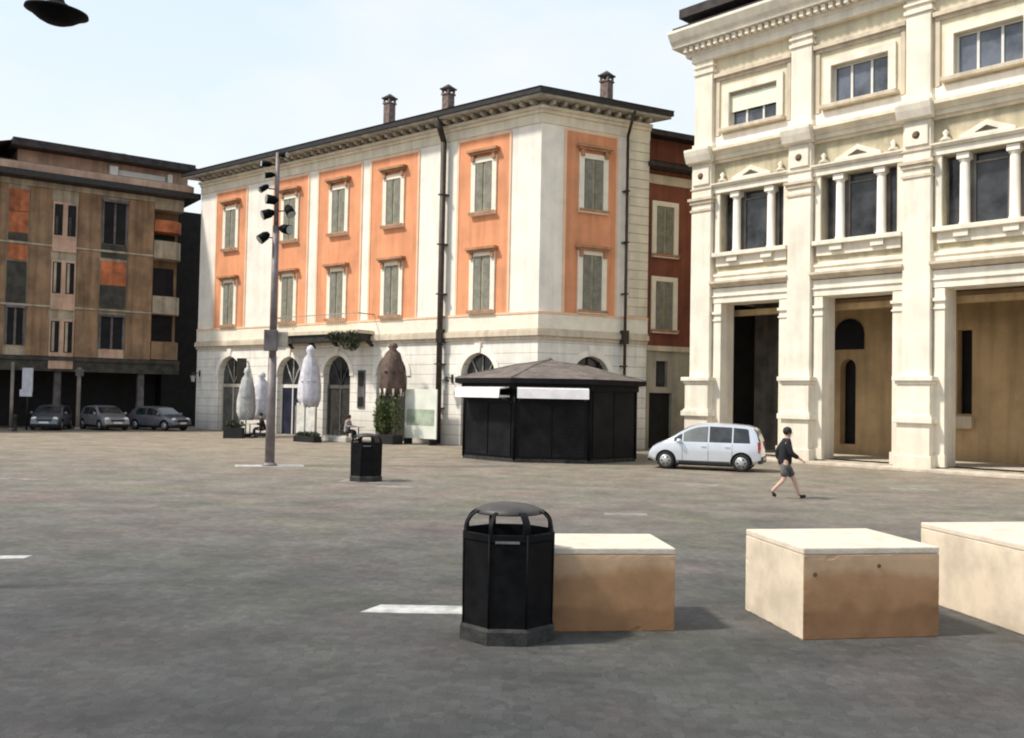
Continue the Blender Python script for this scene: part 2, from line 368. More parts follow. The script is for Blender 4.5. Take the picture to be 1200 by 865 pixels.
# ================================================================== CORNER BUILDING (orange)
C = (1.17, 43.3)
DL = (0.777, -0.63); AL = ang(DL)          # long front: u runs from -27.8 (far end) to 0 (corner)
DR = (0.889, 0.459); AR = ang(DR)          # short side front: u 0..6.1
LL, LR = 27.8, 6.1
ob = thing('corner_building', 'three-storey palazzo with orange wall panels between cream pilasters and three chimneys', 'building', (C[0], C[1], 0))
aL = Vector((-DL[0], -DL[1], 0)); bR = Vector((DR[0], DR[1], 0)); nL = Vector((DL[1], -DL[0], 0)); nR = Vector((DR[1], -DR[0], 0))
def miter(d):
    """corner point of both facades pushed out by d"""
    # solve p.nL=d , p.nR=d
    det = nL.x * nR.y - nL.y * nR.x
    return Vector(((d * nR.y - nL.y * d) / det, (nL.x * d - d * nR.x) / det, 0))
def around(d, zlist_b, z0, z1, ext=0.0):
    """a band running round both fronts, projecting d"""
    m0 = miter(0.0) ; m1 = miter(d)
    l1 = aL * LL + nL * d; r1 = bR * LR + nR * d
    l0 = aL * LL; r0 = bR * LR
    b = zlist_b
    b.prism([tuple(l0), tuple(l1), tuple(m1), tuple(r1), tuple(r0), tuple(m0)], z0, z1)
# walls
archL = [(-25.35, -22.95), (-19.35, -17.15), (-15.15, -12.9), (-10.8, -8.5), (-4.7, -2.5)]
w = B(); w.wall(rect(-LL, 0, 0, 5.3), [arch(a, b_, 0.02, 3.45) for a, b_ in archL], 0, 0.45)
obj('ground_floor_wall', w, M['rustic'], ob, rz=AL)
w = B(); w.wall(rect(0, LR, 0, 5.3), [arch(1.85, 3.95, 0.02, 3.4)], 0, 0.45)
obj('ground_floor_wall', w, M['rustic'], ob, rz=AR)
w = B(); w.wall(rect(-LL, 0, 5.3, 16.3), [], 0); obj('upper_wall', w, M['white_stone'], ob, rz=AL)
w = B(); w.wall(rect(0, LR, 5.3, 16.3), [], 0); obj('upper_wall', w, M['white_stone'], ob, rz=AR)
# far end, back and side walls
w = B()
p0 = aL * LL; p1 = aL * LL + bR * 12; p2 = bR * 12
w.face([tuple(p0), tuple(p1), (p1.x, p1.y, 16.3), (p0.x, p0.y, 16.3)])
w.face([tuple(p1), tuple(p2), (p2.x, p2.y, 16.3), (p1.x, p1.y, 16.3)])
q0 = bR * LR; q1 = bR * LR - nR * 0.5
w.face([tuple(q0), tuple(q1), (q1.x, q1.y, 16.3), (q0.x, q0.y, 16.3)])
obj('side_wall', w, M['grey_wall'], ob)
# arches: doors, fanlights, surrounds
def arched_door(parent, rz, u0, u1, zs, dmat, fmat, D=DL, surround=True):
    a = ang(D); b = B()
    w_ = u1 - u0; c = (u0 + u1) / 2
    b.box(u0 + .01, u1 - .01, 0.34, 0.42, 0.02, 2.75, 0)
    d = obj('door', b, dmat, parent, rz=rz)
    f = B(); f.box(u0 + .01, u1 - .01, 0.30, 0.36, 2.75, 2.95); f.box(c - .04, c + .04, 0.29, 0.335, 0.05, 2.75)
    f.box(u0 + .01, u0 + .11, 0.29, 0.335, 0.05, 2.75); f.box(u1 - .11, u1 - .01, 0.29, 0.335, 0.05, 2.75)
    for k in (-1, 0, 1):
        f.tube((c, .33, 2.95), (c + k * w_ * .33, .33, zs + w_ / 2 * (.97 if k == 0 else .74)), .035, n=6)
    obj('door_frame', f, fmat, d)
    l = B(); pts = [(u0 + .01, 2.95), (u1 - .01, 2.95)] + arch(u0 + .01, u1 - .01, 0, zs)[2:]
    l.face([(p[0], .38, p[1]) for p in pts]); obj('fanlight', l, M['glass'], d)
    if surround:
        s = B(); n = 14; r = w_ / 2
        for i in range(n):
            a0, a1 = math.pi * i / n, math.pi * (i + 1) / n
            q = [(c + (r + k) * math.cos(t), zs + (r + k) * math.sin(t)) for k, t in ((.004, a0), (.28, a0), (.28, a1), (.004, a1))]
            s.prism_y(q, -.06, 0.02)
        s.prism_y([(c - .14, zs + r + .02), (c + .14, zs + r + .02), (c + .2, zs + r + .48), (c - .2, zs + r + .48)], -.12, .01)
        obj('arch_surround', s, M['white_stone'], d)
mats_d = [(M['door_grey'], M['grey_wall']), (M['door_blue'], M['white_frame']), (M['door_dark'], M['door_grey']), (M['door_dark'], M['door_dark']), (M['door_dark'], M['grey_wall'])]
for (a, b_), (dm, fm) in zip(archL, mats_d): arched_door(ob, AL, a, b_, 3.45, dm, fm)
arched_door(ob, AR, 1.85, 3.95, 3.4, M['door_dark'], M['door_dark'], DR)
# string courses / cornice bands around both fronts
s = B(); around(.10, s, 5.15, 5.32); around(.22, s, 5.32, 5.56); around(.13, s, 5.56, 5.66); obj('string_course', s, M['moulding'], ob)
s = B(); around(.07, s, 5.66, 6.35); obj('plinth_band', s, M['frame'], ob)
s = B(); around(.10, s, 6.35, 6.45); obj('sill_band', s, M['pinkish'], ob)
s = B(); around(.06, s, 15.25, 15.7); around(.15, s, 15.7, 15.86); around(.28, s, 15.86, 16.0); obj('frieze_moulding', s, M['cream'], ob)
# brackets under the eaves
s = B()
for i in range(46):
    u = -LL + .3 + i * .605
    s.box(u, u + .15, -.62, -.0, 16.02, 16.2)
obj('eaves_brackets', s, M['soffit'], ob, rz=AL)
s = B()
for i in range(10): s.box(.25 + i * .6, .4 + i * .6, -.62, 0, 16.02, 16.2)
obj('eaves_brackets', s, M['soffit'], ob, rz=AR)
# eaves slab + roof
def foot(d, z):
    """roof outline pushed out by d"""
    det = lambda p: (p.x, p.y, z)
    m = miter(d); far = aL * (LL + d) + nL * d; right = bR * (LR + d * .8) + nR * d
    back_r = bR * (LR + d * .8) + (m * -1) * 0 + aL * 0 - nR * 0
    br = bR * (LR + d * .8) - nL * 0 - nR * (-0)  # right end, run back parallel to the long front
    bl = far + bR * (LR + 2 * d)
    br2 = right + aL * 5.0
    return [det(far), det(m), det(right), det(br2), det(bl)]
s = B(); s.prism(foot(.85, 0), 16.22, 16.34); obj('eaves_soffit', s, M['soffit'], ob)
s = B(); s.prism(foot(.95, 0), 16.34, 16.60); obj('gutter', s, M['gutter'], ob)
roof = B(); ft = foot(1.0, 16.60)
rg0 = aL * 4.2 + bR * 3.1; rg1 = aL * (LL - 3.2) + bR * 3.1
r0 = (rg0.x, rg0.y, 17.75); r1 = (rg1.x, rg1.y, 17.75)
roof.face([ft[0], ft[1], r0, r1]); roof.face([ft[1], ft[2], r0]); roof.face([ft[2], ft[3], r0]); roof.face([ft[3], ft[4], r1, r0]); roof.face([ft[4], ft[0], r1])
ro = obj('roof', roof, M['dark_roof'], ob)
def chimney(p, h):
    b = B(); b.box(-.23, .23, -.25, .25, 0, h - .55); b.box(-.28, .28, -.3, .3, h - .55, h - .47)
    for sx in (-1, 1):
        for sy in (-1, 1): b.box(sx * .2 - .05, sx * .2 + .05, sy * .22 - .05, sy * .22 + .05, h - .47, h - .25)
    c = obj('chimney', b, M['chimney'], ro, (p.x, p.y, 0 + p.z), AL)
    b = B(); b.prism([(-.32, -.34), (.32, -.34), (.32, .34), (-.32, .34)], h - .25, h - .17)
    b.lathe([(.42, h - .17), (.05, h + .06)], 4, smooth=False, rot=math.pi / 4); obj('chimney_cap', b, M['gutter'], c)
v = aL * 12.95 - nL * 2.5; chimney(Vector((v.x, v.y, 17.0)), 2.65)
v = aL * 8.35 - nL * 2.5; chimney(Vector((v.x, v.y, 17.0)), 2.3)
v = bR * 4.95 - nR * 2.2; chimney(Vector((v.x, v.y, 16.9)), 2.25)
# orange panels and pilaster frames
def panel(u0, u1, rz):
    b = B(); b.box(u0, u1, -.02, .02, 6.46, 15.05); p = obj('orange_panel', b, M['orange'], ob, rz=rz)
    b = B()
    for a, c in ((u0 - .12, u0), (u1, u1 + .12)): b.box(a, c, -.05, .0, 6.46, 15.17)
    b.box(u0, u1, -.05, 0, 15.05, 15.17); obj('panel_border', b, M['pinkish'], p)
PL = [(-25.95, -22.85), (-20.05, -16.9), (-15.9, -12.35), (-11.5, -8.0), (-5.1, -1.88)]
for a, b_ in PL: panel(a, b_, AL)
panel(1.35, 4.15, AR)
# windows: one prototype in each of two sizes
def window(h, hood):
    root = None
    b = B()
    W = .54
    for sx in (-1, 1): b.box(sx * W, sx * (W + .27), -.10, -.021, 0, h)
    b.box(-W - .27, W + .27, -.10, -.021, h, h + .24)
    b.box(-W - .26, W + .26, -.20, -.021, -.16, 0)
    root = obj('window', b, M['frame'])
    b = B(); b.box(-W, W, -.035, -.021, 0.0, h); obj('shutter_backing', b, M['shutter_gap'], root)  # pale backing seen between the shutter leaves
    for sx in (-1, 1):
        b = B(); b.box(sx * .07, sx * (W - .05), -.075, -.04, .03, h - .04, bev=.01)
        obj('shutter', b, M['shutter'], root)
    b = B(); b.box(-W - .42, W + .42, -.34, -.021, hood, hood + .12); b.box(-W - .34, W + .34, -.24, -.021, hood - .1, hood)
    for sx in (-1, 1): b.box(sx * (W + .04), sx * (W + .22), -.2, -.021, hood - .42, hood - .1)
    obj('hood', b, M['trim'], root)
    b = B(); b.box(-W - .3, W + .3, -.24, -.201 + .0, -.1, 0.02); obj('sill', b, M['trim'], root)
    return root
win_up = window(2.45, 2.95); win_lo = window(2.65, 2.95)
cents = [(-24.4, DL, AL), (-18.5, DL, AL), (-14.15, DL, AL), (-9.75, DL, AL), (-3.45, DL, AL), (2.85, DR, AR)]
for i, (u, D, a) in enumerate(cents):
    for proto, z in ((win_up, 11.42), (win_lo, 6.62)):
        loc = (D[0] * u, D[1] * u, z)
        if i == 0: o = proto; o.parent = ob; o.location = loc; o.rotation_euler = (0, 0, a)
        else: o = dup(proto, ob, loc, a)
# quoins
def quoins(u0, u1, rz, flip):
    b = B(); z = 6.5; k = 0
    while z < 15.1:
        ex = .22 if k % 2 else 0
        a, c = (u0 - (ex if flip < 0 else 0), u1 + (ex if flip > 0 else 0))
        b.box(a, c, -.06, .0, z + .02, z + .43, bev=.015); z += .45; k += 1
    obj('quoins', b, M['cream'], ob, rz=rz)
quoins(4.95, 6.08, AR, -1)
# downpipes
def downpipe(u, d, D, rz, r=.075, big=True):
    b = B(); b.tube((u, -d, .05), (u, -d, 15.2), r, n=10); b.tube((u, -d, 15.2), (u, -.85, 16.3), r, n=10)
    for z in (1.8, 4, 7.5, 10, 12.5): b.box(u - r - .03, u + r + .03, -d - r - .02, 0, z, z + .06)
    b.box(u - .16, u + .16, -d - .12, -.0, 5.1, 5.75)
    obj('downpipe', b, M['pipe'], ob, rz=rz)
downpipe(-5.95, .3, DL, AL, .15); downpipe(4.62, .3, DR, AR, .075)
# balcony
b = B(); b.box(-18.2, -11.0, -1.25, -.0, 5.67, 5.86); bal = obj('balcony', b, M['moulding'], ob, rz=AL)
b = B()
for u in (-18, -16, -14, -12.6, -11.2): b.profile_x([(-1.1, 5.66), (-.0, 5.66), (-.0, 5.0)], u - .09, u + .09)
b.box(-18.1, -11.1, -1.15, -.23, 5.28, 5.665)  # dark box paints in the shade beneath the slab
obj('balcony_underside', b, M['door_dark'], bal)
b = B()
for i in range(49): b.tube((-18.1 + i * .145, -1.18, 5.86), (-18.1 + i * .145, -1.18, 6.72), .009, n=4)
b.box(-18.15, -11.05, -1.205, -1.155, 6.72, 6.76)
for u in (-18.13, -11.07):
    b.box(u - .02, u + .02, -1.2, -.02, 6.7, 6.76)
obj('railing', b, M['grey_wall'], bal)
b = B(); b.leaves((-11.4, -1.35, 5.25), (.75, .35, .55), 900, .07); b.leaves((-12.6, -1.3, 5.55), (.9, .25, .25), 500, .07)
t = obj('trailing_plant', b, M['leaf_dark'], None, (C[0], C[1], 0), AL)
tag(t, 'dark trailing plant hanging from the right end of the balcony', 'plant')
# wall plate + wall lantern
def wall_lantern(u, z, label):
    t = thing('wall_lantern', label, 'lantern', (C[0] + DL[0] * u, C[1] + DL[1] * u, 0), AL, 'wall lanterns on the palazzo')
    b = B(); b.tube((0, 0, z + .3), (0, -.5, z + .38), .025, n=6); b.box(-.06, .06, -.05, 0, z + .1, z + .5); obj('bracket', b, M['black'], t)
    b = B(); b.lathe([(.1, z - .25), (.17, z + .15)], 6, (0, -.5, 0), smooth=False); obj('lamp_housing', b, M['lamp_glass'], t)
    b = B(); b.lathe([(.24, z + .15), (.2, z + .2), (.04, z + .38)], 6, (0, -.5, 0), smooth=False); obj('lamp_cap', b, M['black'], t)
wall_lantern(-5.3, 3.0, 'small black wall lantern beside the thick dark downpipe')
wall_lantern(-27.4, 3.3, 'small wall lantern at the far edge of the palazzo by the alley')
t = thing('wall_sign', 'narrow dark framed menu sign on wall right of the main portal', 'sign', (C[0] + DL[0] * -11.95, C[1] + DL[1] * -11.95, 0), AL)
b = B(); b.box(-.28, .28, -.06, -.002, 1.7, 3.75); obj('sign_frame', b, M['pillar_grey'], t)
b = B(); b.box(-.22, .22, -.075, -.062, 2.9, 3.65); obj('sign_face', b, M['black'], t)
b = B(); b.box(-.22, .22, -.075, -.062, 1.8, 2.3); obj('sign_face', b, M['black'], t)
t = thing('hanging_sign', 'small dark sign projecting from wall right of the far arch', 'sign', (C[0] + DL[0] * -22.3, C[1] + DL[1] * -22.3, 0), AL)
b = B(); b.box(-.04, .04, -.75, -.1, 3.1, 4.5, bev=.02); obj('sign_face', b, M['door_dark'], t)
b = B(); b.tube((0, 0, 4.3), (0, -.2, 4.3), .03, n=6); b.tube((0, 0, 3.3), (0, -.2, 3.3), .03, n=6); obj('bracket', b, M['black'], t)

# ---------------- red side wing behind the quoins
rw = thing('side_wing_building', 'dark red side wing with green shutters in shade behind the quoined corner', 'building', (C[0] + DR[0] * 6.1, C[1] + DR[1] * 6.1, 0), AR)
y0 = .5
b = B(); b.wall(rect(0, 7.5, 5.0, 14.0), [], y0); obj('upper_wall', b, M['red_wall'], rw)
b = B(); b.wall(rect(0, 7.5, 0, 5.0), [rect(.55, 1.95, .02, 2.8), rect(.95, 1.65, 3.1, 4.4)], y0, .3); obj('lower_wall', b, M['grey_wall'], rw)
b = B(); b.box(0, 7.5, y0 - .12, y0, 4.9, 5.15); obj('string_course', b, M['moulding'], rw)
b = B(); b.box(0, 7.5, y0 - .1, y0 - .002, 13.3, 13.75); obj('string_course', b, M['moulding'], rw)
b = B(); b.box(.56, 1.94, y0 + .2, y0 + .26, .02, 2.79); obj('door', b, M['dark'], rw)
b = B(); b.box(.96, 1.64, y0 + .2, y0 + .24, 3.1, 4.4); obj('window', b, M['glass'], rw)
for u in (1.35, 4.4):
    for z, h in ((9.75, 2.45), (5.95, 2.4)):
        o = dup(win_up, rw, (u, y0, z), 0)
        for ch in [x for x in bpy.data.objects if x.parent == o and x.name.startswith('hood')]: bpy.data.objects.remove(ch)
b = B(); b.box(-.1, 7.5, y0 - .9, y0 + .1, 13.98, 14.2); b.profile_x([(y0 - 1.0, 14.2), (y0 + 2, 15.0), (y0 + 2, 14.2)], 0, 7.5); obj('eaves', b, M['dark_roof'], rw)
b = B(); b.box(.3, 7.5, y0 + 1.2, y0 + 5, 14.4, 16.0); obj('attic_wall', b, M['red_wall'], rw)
b = B(); b.box(.0, 7.6, y0 + .5, y0 + 5.4, 16.0, 16.28); b.profile_x([(y0 + .5, 16.28), (y0 + 3, 16.9), (y0 + 5.4, 16.28)], 0, 7.6); ro2 = obj('roof', b, M['dark_roof'], rw)

# ================================================================== CREAM PORTICO BUILDING (right)
OR_ = (12.0, 38.9); DB = (0.683, -0.73); AB = ang(DB)
rb = thing('portico_building', 'cream three-storey palazzo with tall portico openings and triple windows', 'building', (OR_[0], OR_[1], 0), AB)
PU = [-4.9, 0.0, 4.88, 9.76, 14.64]; U0, U1 = -5.5, 15.3
mid = [(a + b_) / 2 for a, b_ in zip(PU, PU[1:])]
# front wall, all storeys, with its openings
b = B(); b.wall(rect(U0, U1, 0.0, 8.2), [rect(m - 1.45, m + 1.45, .16, 6.78) for m in mid], 0, .9); obj('ground_floor_wall', b, M['cream_lit'], rb)
b = B(); b.wall(rect(U0, U1, 8.2, 13.2), [rect(m - 1.6, m + 1.6, 9.05, 11.72) for m in mid], 0, .55); obj('first_floor_wall', b, M['olive'], rb)
b = B(); b.wall(rect(U0, U1, 13.2, 18.7), [rect(m - 1.2, m + 1.2, 14.62, 16.22) for m in mid], 0, .35); obj('top_floor_wall', b, M['cream_wall'], rb)
# ends and back
b = B(); b.box(U0, U0 + .02, .01, 14, 0, 18.7); b.box(U1 - .02, U1, .01, 14, 0, 18.7); b.box(U0 + .02, U1 - .02, 13.9, 14, 0, 18.7); b.box(U0 + .02, U1 - .02, 1.0, 13.9, 18.4, 18.6)
obj('side_wall', b, M['cream_wall'], rb)
# portico interior
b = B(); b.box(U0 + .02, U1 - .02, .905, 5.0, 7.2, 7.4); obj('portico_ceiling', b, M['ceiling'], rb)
b = B()
for m in mid: b.box(m - 1.9, m + 1.9, 1.3, 1.7, 6.35, 6.6)
obj('ceiling_beam', b, M['portico'], rb)
b = B(); b.box(U0 + .02, U1 - .02, 0.0, 5.0, 0, .16); obj('portico_floor', b, M['step'], rb)
slots = [arch(.1 - 1.0, .1 - .25, .6, 4.1, 8), rect(4.3, 4.9, 2.1, 5.6), arch(8.2, 9.2, .3, 4.6), arch(12.6, 13.8, .3, 4.6)]
b = B(); b.wall(rect(-3.0, U1 - .02, .16, 7.2), slots, 5.0, .5); obj('portico_back_wall', b, M['portico'], rb)
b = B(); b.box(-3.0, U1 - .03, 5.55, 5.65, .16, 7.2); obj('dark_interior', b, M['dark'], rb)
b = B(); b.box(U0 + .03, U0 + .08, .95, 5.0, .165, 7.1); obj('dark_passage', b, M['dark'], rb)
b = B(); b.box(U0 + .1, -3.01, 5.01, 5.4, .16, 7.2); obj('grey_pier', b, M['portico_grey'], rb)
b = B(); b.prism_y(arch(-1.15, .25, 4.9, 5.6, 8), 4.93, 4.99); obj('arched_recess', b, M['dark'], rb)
b = B(); b.box(4.2, 5.0, 4.7, 4.99, 1.5, 2.0); obj('wall_plaque', b, M['moulding'], rb)
# secondary piers framing each opening
for m in mid:
    b = B()
    for sx in (-1, 1):
        a, c = sorted((m + sx * 1.452, m + sx * 1.84)); b.box(a, c, -.12, -.0, .16, 6.78, bev=.015)
        b.box(a - .05, c + .05, -.2, .0, 6.3, 6.42); b.box(a - .03, c + .03, -.17, .0, 6.0, 6.07); b.box(a - .05, c + .05, -.2, 0, .16, .62)
    obj('opening_pier', b, M['cream_lit'], rb)
    b = B(); b.box(m - 1.9, m + 1.9, -.14, .0, 6.8, 7.45); b.box(m - 1.92, m + 1.92, -.2, .0, 7.08, 7.14); obj('lintel', b, M['cream_lit'], rb)
    b = B(); b.profile_x([(0, 7.46), (-.16, 7.5), (-.42, 7.66), (-.42, 7.76), (0, 7.8)], m - 1.93, m + 1.93); obj('lintel_cornice', b, M['moulding'], rb)
# pilasters
def pilaster(u):
    b = B(); b.box(-.52, .52, -.32, .0, 3.45, 13.15, bev=.02); p = obj('pilaster', b, M['cream_lit'], rb, (u, 0, 0))
    b = B(); b.box(-.62, .62, -.52, .0, .0, 3.2, bev=.02)
    for z0, z1, k in ((0, .55, .1), (1.75, 1.98, .13), (1.98, 2.06, .06), (3.2, 3.32, .06), (3.32, 3.5, .14)):
        b.box(-.62 - k, .62 + k, -.52 - k, .0, z0, z1, bev=.03)
    obj('pedestal', b, M['cream_lit'], p)
    b = B()
    for z0, z1, k in ((11.0, 11.1, .05), (11.35, 11.5, .07), (11.5, 11.62, .14), (12.0, 12.06, .05)): b.box(-.52 - k, .52 + k, -.32 - k, .0, z0, z1)
    obj('capital', b, M['moulding'], p)
    b = B(); b.box(-.44, .44, -.40, -.321, 12.2, 13.0, bev=.02)
    obj('frieze_block', b, M['cream_lit'], p)
    b = B(); b.tube((0, -.40, 12.6), (0, -.47, 12.6), .15, .08, n=14); obj('roundel', b, M['wood'], p)
    b = B(); b.box(-.47, .47, -.24, .0, 13.8, 18.2, bev=.02); b.box(-.54, .54, -.31, .0, 17.3, 17.45); b.box(-.54, .54, -.32, 0, 17.62, 17.72); b.box(-.54, .54, -.3, 0, 13.8, 14.1)
    obj('top_floor_pilaster', b, M['cream_lit'], p)
    b = B(); b.profile_x([(-.33, 13.14), (-.6, 13.22), (-.72, 13.5), (-.78, 13.7), (-.78, 13.8), (-.3, 13.86)], -.66, .66); obj('string_course_break', b, M['cream_lit'], p)
    return p
for u in PU: pilaster(u)
# string course
b = B(); b.box(U0, U1, -.14, 0, 13.12, 13.24); b.box(U0, U1, -.26, 0, 13.24, 13.42); b.profile_x([(0, 13.42), (-.3, 13.42), (-.36, 13.52), (-.52, 13.6), (-.52, 13.74), (0, 13.84)], U0, U1); obj('string_course', b, M['cream'], rb)
b = B(); b.box(U0, U1, -.05, .0, 13.84, 14.35); obj('white_band', b, M['white_stone'], rb)
b = B(); b.box(U0, U1, -.1, .0, 7.8, 8.0); b.box(U0, U1, -.16, .0, 8.0, 8.1); obj('first_floor_band', b, M['cream_lit'], rb)
# triple windows
for m in mid:
    b = B(); b.box(m - 1.85, m + 1.85, -.34, .0, 8.86, 9.04, bev=.02); b.box(m - 1.75, m + 1.75, -.12, .0, 8.45, 8.86)
    for k in (-.86, .86): b.box(m + k - .26, m + k + .26, -.26, -.18, 8.62, 8.86)
    wn = obj('triple_window', b, M['cream_lit'], rb)
    b = B()
    for k in (-1.3, 0, 1.3): b.box(m + k - (.62 if k == 0 else .28), m + k + (.62 if k == 0 else .28), .42, .45, 9.08, 11.7)
    obj('pane', b, M['glass'], wn)
    b = B()
    for x0, x1 in ((-1.6, -1.53), (-1.1, -.62 - .0), (.62, 1.1), (1.53, 1.6)): b.box(m + x0, m + x1, .4, .5, 9.06, 11.71)
    b.box(m - .62, m - .55, .36, .42, 9.06, 11.71); b.box(m + .55, m + .62, .36, .42, 9.06, 11.71); b.box(m - .6, m + .6, .36, .42, 11.35, 11.42)
    obj('window_frame', b, M['portico_grey'], wn)
    for k in (-.86, .86):
        b = B(); b.lathe([(.21, 9.05), (.21, 9.15), (.18, 9.2), (.17, 11.35), (.16, 11.4), (.2, 11.44), (.21, 11.5)], 20, (m + k, .16, 0)); b.box(m + k - .22, m + k + .22, -.07, .36, 11.5, 11.72)
        obj('column', b, M['white_stone'], wn)
    b = B(); 
    for sx in (-1, 1): a, c = sorted((m + sx * 1.6, m + sx * 1.84)); b.box(a, c, -.1, .0, 9.05, 11.75)
    b.box(m - 1.9, m + 1.9, -.16, .0, 11.75, 12.0); b.profile_x([(0, 12.0), (-.18, 12.02), (-.32, 12.12), (-.32, 12.18), (0, 12.24)], m - 1.95, m + 1.95)
    obj('entablature', b, M['cream_lit'], wn)
    b = B(); b.prism_y([(m - .95, 12.24), (m + .95, 12.24), (m + .95, 12.34), (m, 12.76), (m - .95, 12.34)], -.15, .0)
    pd = obj('pediment', b, M['cream_lit'], wn)
    b = B(); b.prism_y([(m - .4, 12.36), (m + .4, 12.36), (m, 12.55)], -.17, -.151); obj('pediment_ornament', b, M['ceiling'], pd)

    for sx in (-1, 1):
        b = B(); b.lathe([(.17, 0), (.2, .06), (.06, .18), (.12, .32), (.02, .42)], 10, (m + sx * 1.45, -.12, 12.24)); obj('finial', b, M['cream_lit'], wn)
# top floor windows
for i, m in enumerate(mid):
    b = B()
    x0, x1, z0, z1 = m - 1.2, m + 1.2, 14.62, 16.22
    b.box(x0 - .3, x0, -.1, .0, z0, z1 + .3); b.box(x1, x1 + .3, -.1, .0, z0, z1 + .3); b.box(x0, x1, -.1, .0, z1, z1 + .3)
    wn = obj('attic_window', b, M['cream_lit'], rb)
    b = B(); b.box(x0 - .4, x1 + .4, -.3, .0, z0 - .16, z0, bev=.02); obj('sill', b, M['moulding'], wn)
    b = B(); b.box(x0 + .01, x1 - .01, .24, .27, z0 + .01, z1 - .01); obj('pane', b, M['glass_blue'], wn)
    b = B()
    for u in (x0 + .05, m - .42, m + .42, x1 - .05): b.box(u - .045, u + .045, .18, .235, z0 + .01, z1 - .01)
    b.box(x0 + .1, x1 - .1, .19, .23, z0 + .01, z0 + .09); b.box(x0 + .1, x1 - .1, .19, .23, z1 - .09, z1 - .01)
    obj('window_frame', b, M['white_frame'], wn)
    if i == 0:
        b = B(); b.box(x0 + .01, x1 - .01, .08, .12, z0 + .72, z1 - .16); o = obj('roller_blind', b, M['blind'], wn); o['label'] = 'cream roller blind pulled halfway down'
    # raised panel frame
    b = B()
    b.box(m - 1.92, m + 1.92, -.22, .0, 17.0, 17.16); b.box(m - 1.86, m + 1.86, -.1, .0, 16.86, 17.0)
    b.box(m - 1.86, m - 1.7, -.08, .0, 14.36, 16.86); b.box(m + 1.7, m + 1.86, -.08, .0, 14.36, 16.86)
    obj('panel_moulding', b, M['moulding'], rb)
# main cornice, dentils, roof
b = B(); b.box(U0, U1, -.34, .0, 17.9, 18.22); b.profile_x([(0, 18.22), (-.36, 18.22), (-.42, 18.34), (-.42, 18.62), (0, 18.62)], U0 - .3, U1); obj('frieze', b, M['cream_lit'], rb)
b = B(); n = 64
for i in range(n):
    u = U0 - .2 + i * .325; b.box(u, u + .17, -.72, -.42, 18.36, 18.6)
obj('dentils', b, M['cream_lit'], rb)
b = B(); b.profile_x([(.3, 18.62), (-.85, 18.62), (-.9, 18.78), (-1.02, 18.9), (-1.2, 19.2), (-1.2, 19.32), (.3, 19.36)], U0 - .75, U1 + .5); obj('main_cornice', b, M['cream_lit'], rb)
b = B(); b.box(U0 - .62, U1 + .4, -1.0, .3, 19.36, 19.5); obj('lead_flashing', b, M['gutter'], rb)
b = B(); b.box(U0 - .2, U1, -.1, 12, 19.5, 19.9); obj('parapet', b, M['soffit'], rb)
b = B(); b.profile_x([(-.75, 20.0), (-.75, 20.42), (5.5, 22.6), (12.5, 20.4), (12.5, 20.0)], U0 - .45, U1 + .3); obj('roof', b, M['dark_roof'], rb)
# step in front
b = B(); b.box(U0 - .3, U1 + 3, -1.25, -.001, 0, .11, bev=.015); 
tag(obj('pavement', b, M['step'], None, (OR_[0], OR_[1], 0), AB), kind='structure')

# ================================================================== BROWN APARTMENT BUILDING (left)
OB = (-24.3, 59.6); DBB = (0.81, 0.587); ABB = ang(DBB)
bb = thing('apartment_building', 'brown three-storey apartment block with orange panels above a dark arcade', 'building', (OB[0], OB[1], 0), ABB)
E0, E1 = -19.6, 3.1
b = B(); b.box(E0, 1.25, .02, 12, 4.4, 15.0); obj('wall', b, M['tan_band'], bb)
b = B(); b.box(1.25, 3.1, 1.2, 12, 4.4, 15.0); obj('corner_wall', b, M['brown_panel'], bb)
b = B(); b.box(3.1, 6.5, 4, 12, 0, 15.0); obj('rear_wing_wall', b, M['dark'], bb)  # deep alley shade put into the wall as near-black colour
b = B(); b.box(E0, 3.0, 5.0, 12, 0, 4.38); obj('arcade_back_wall', b, M['dark'], bb)
b = B(); b.box(E0, 3.1, -.15, 5, 4.15, 4.4); b.box(E0, 3.1, -.05, .3, 3.5, 4.15); obj('arcade_fascia', b, M['green_panel'], bb)
for u in (-18.6, -13.8, -8.95, -4.08, .81):
    b = B(); b.lathe([(.52, 0), (.5, .5), (.36, .9), (.27, 1.6), (.25, 3.5)], 4, (u, .45, 0), smooth=False, rot=math.pi / 4); obj('arcade_pillar', b, M['pillar_grey'], bb)
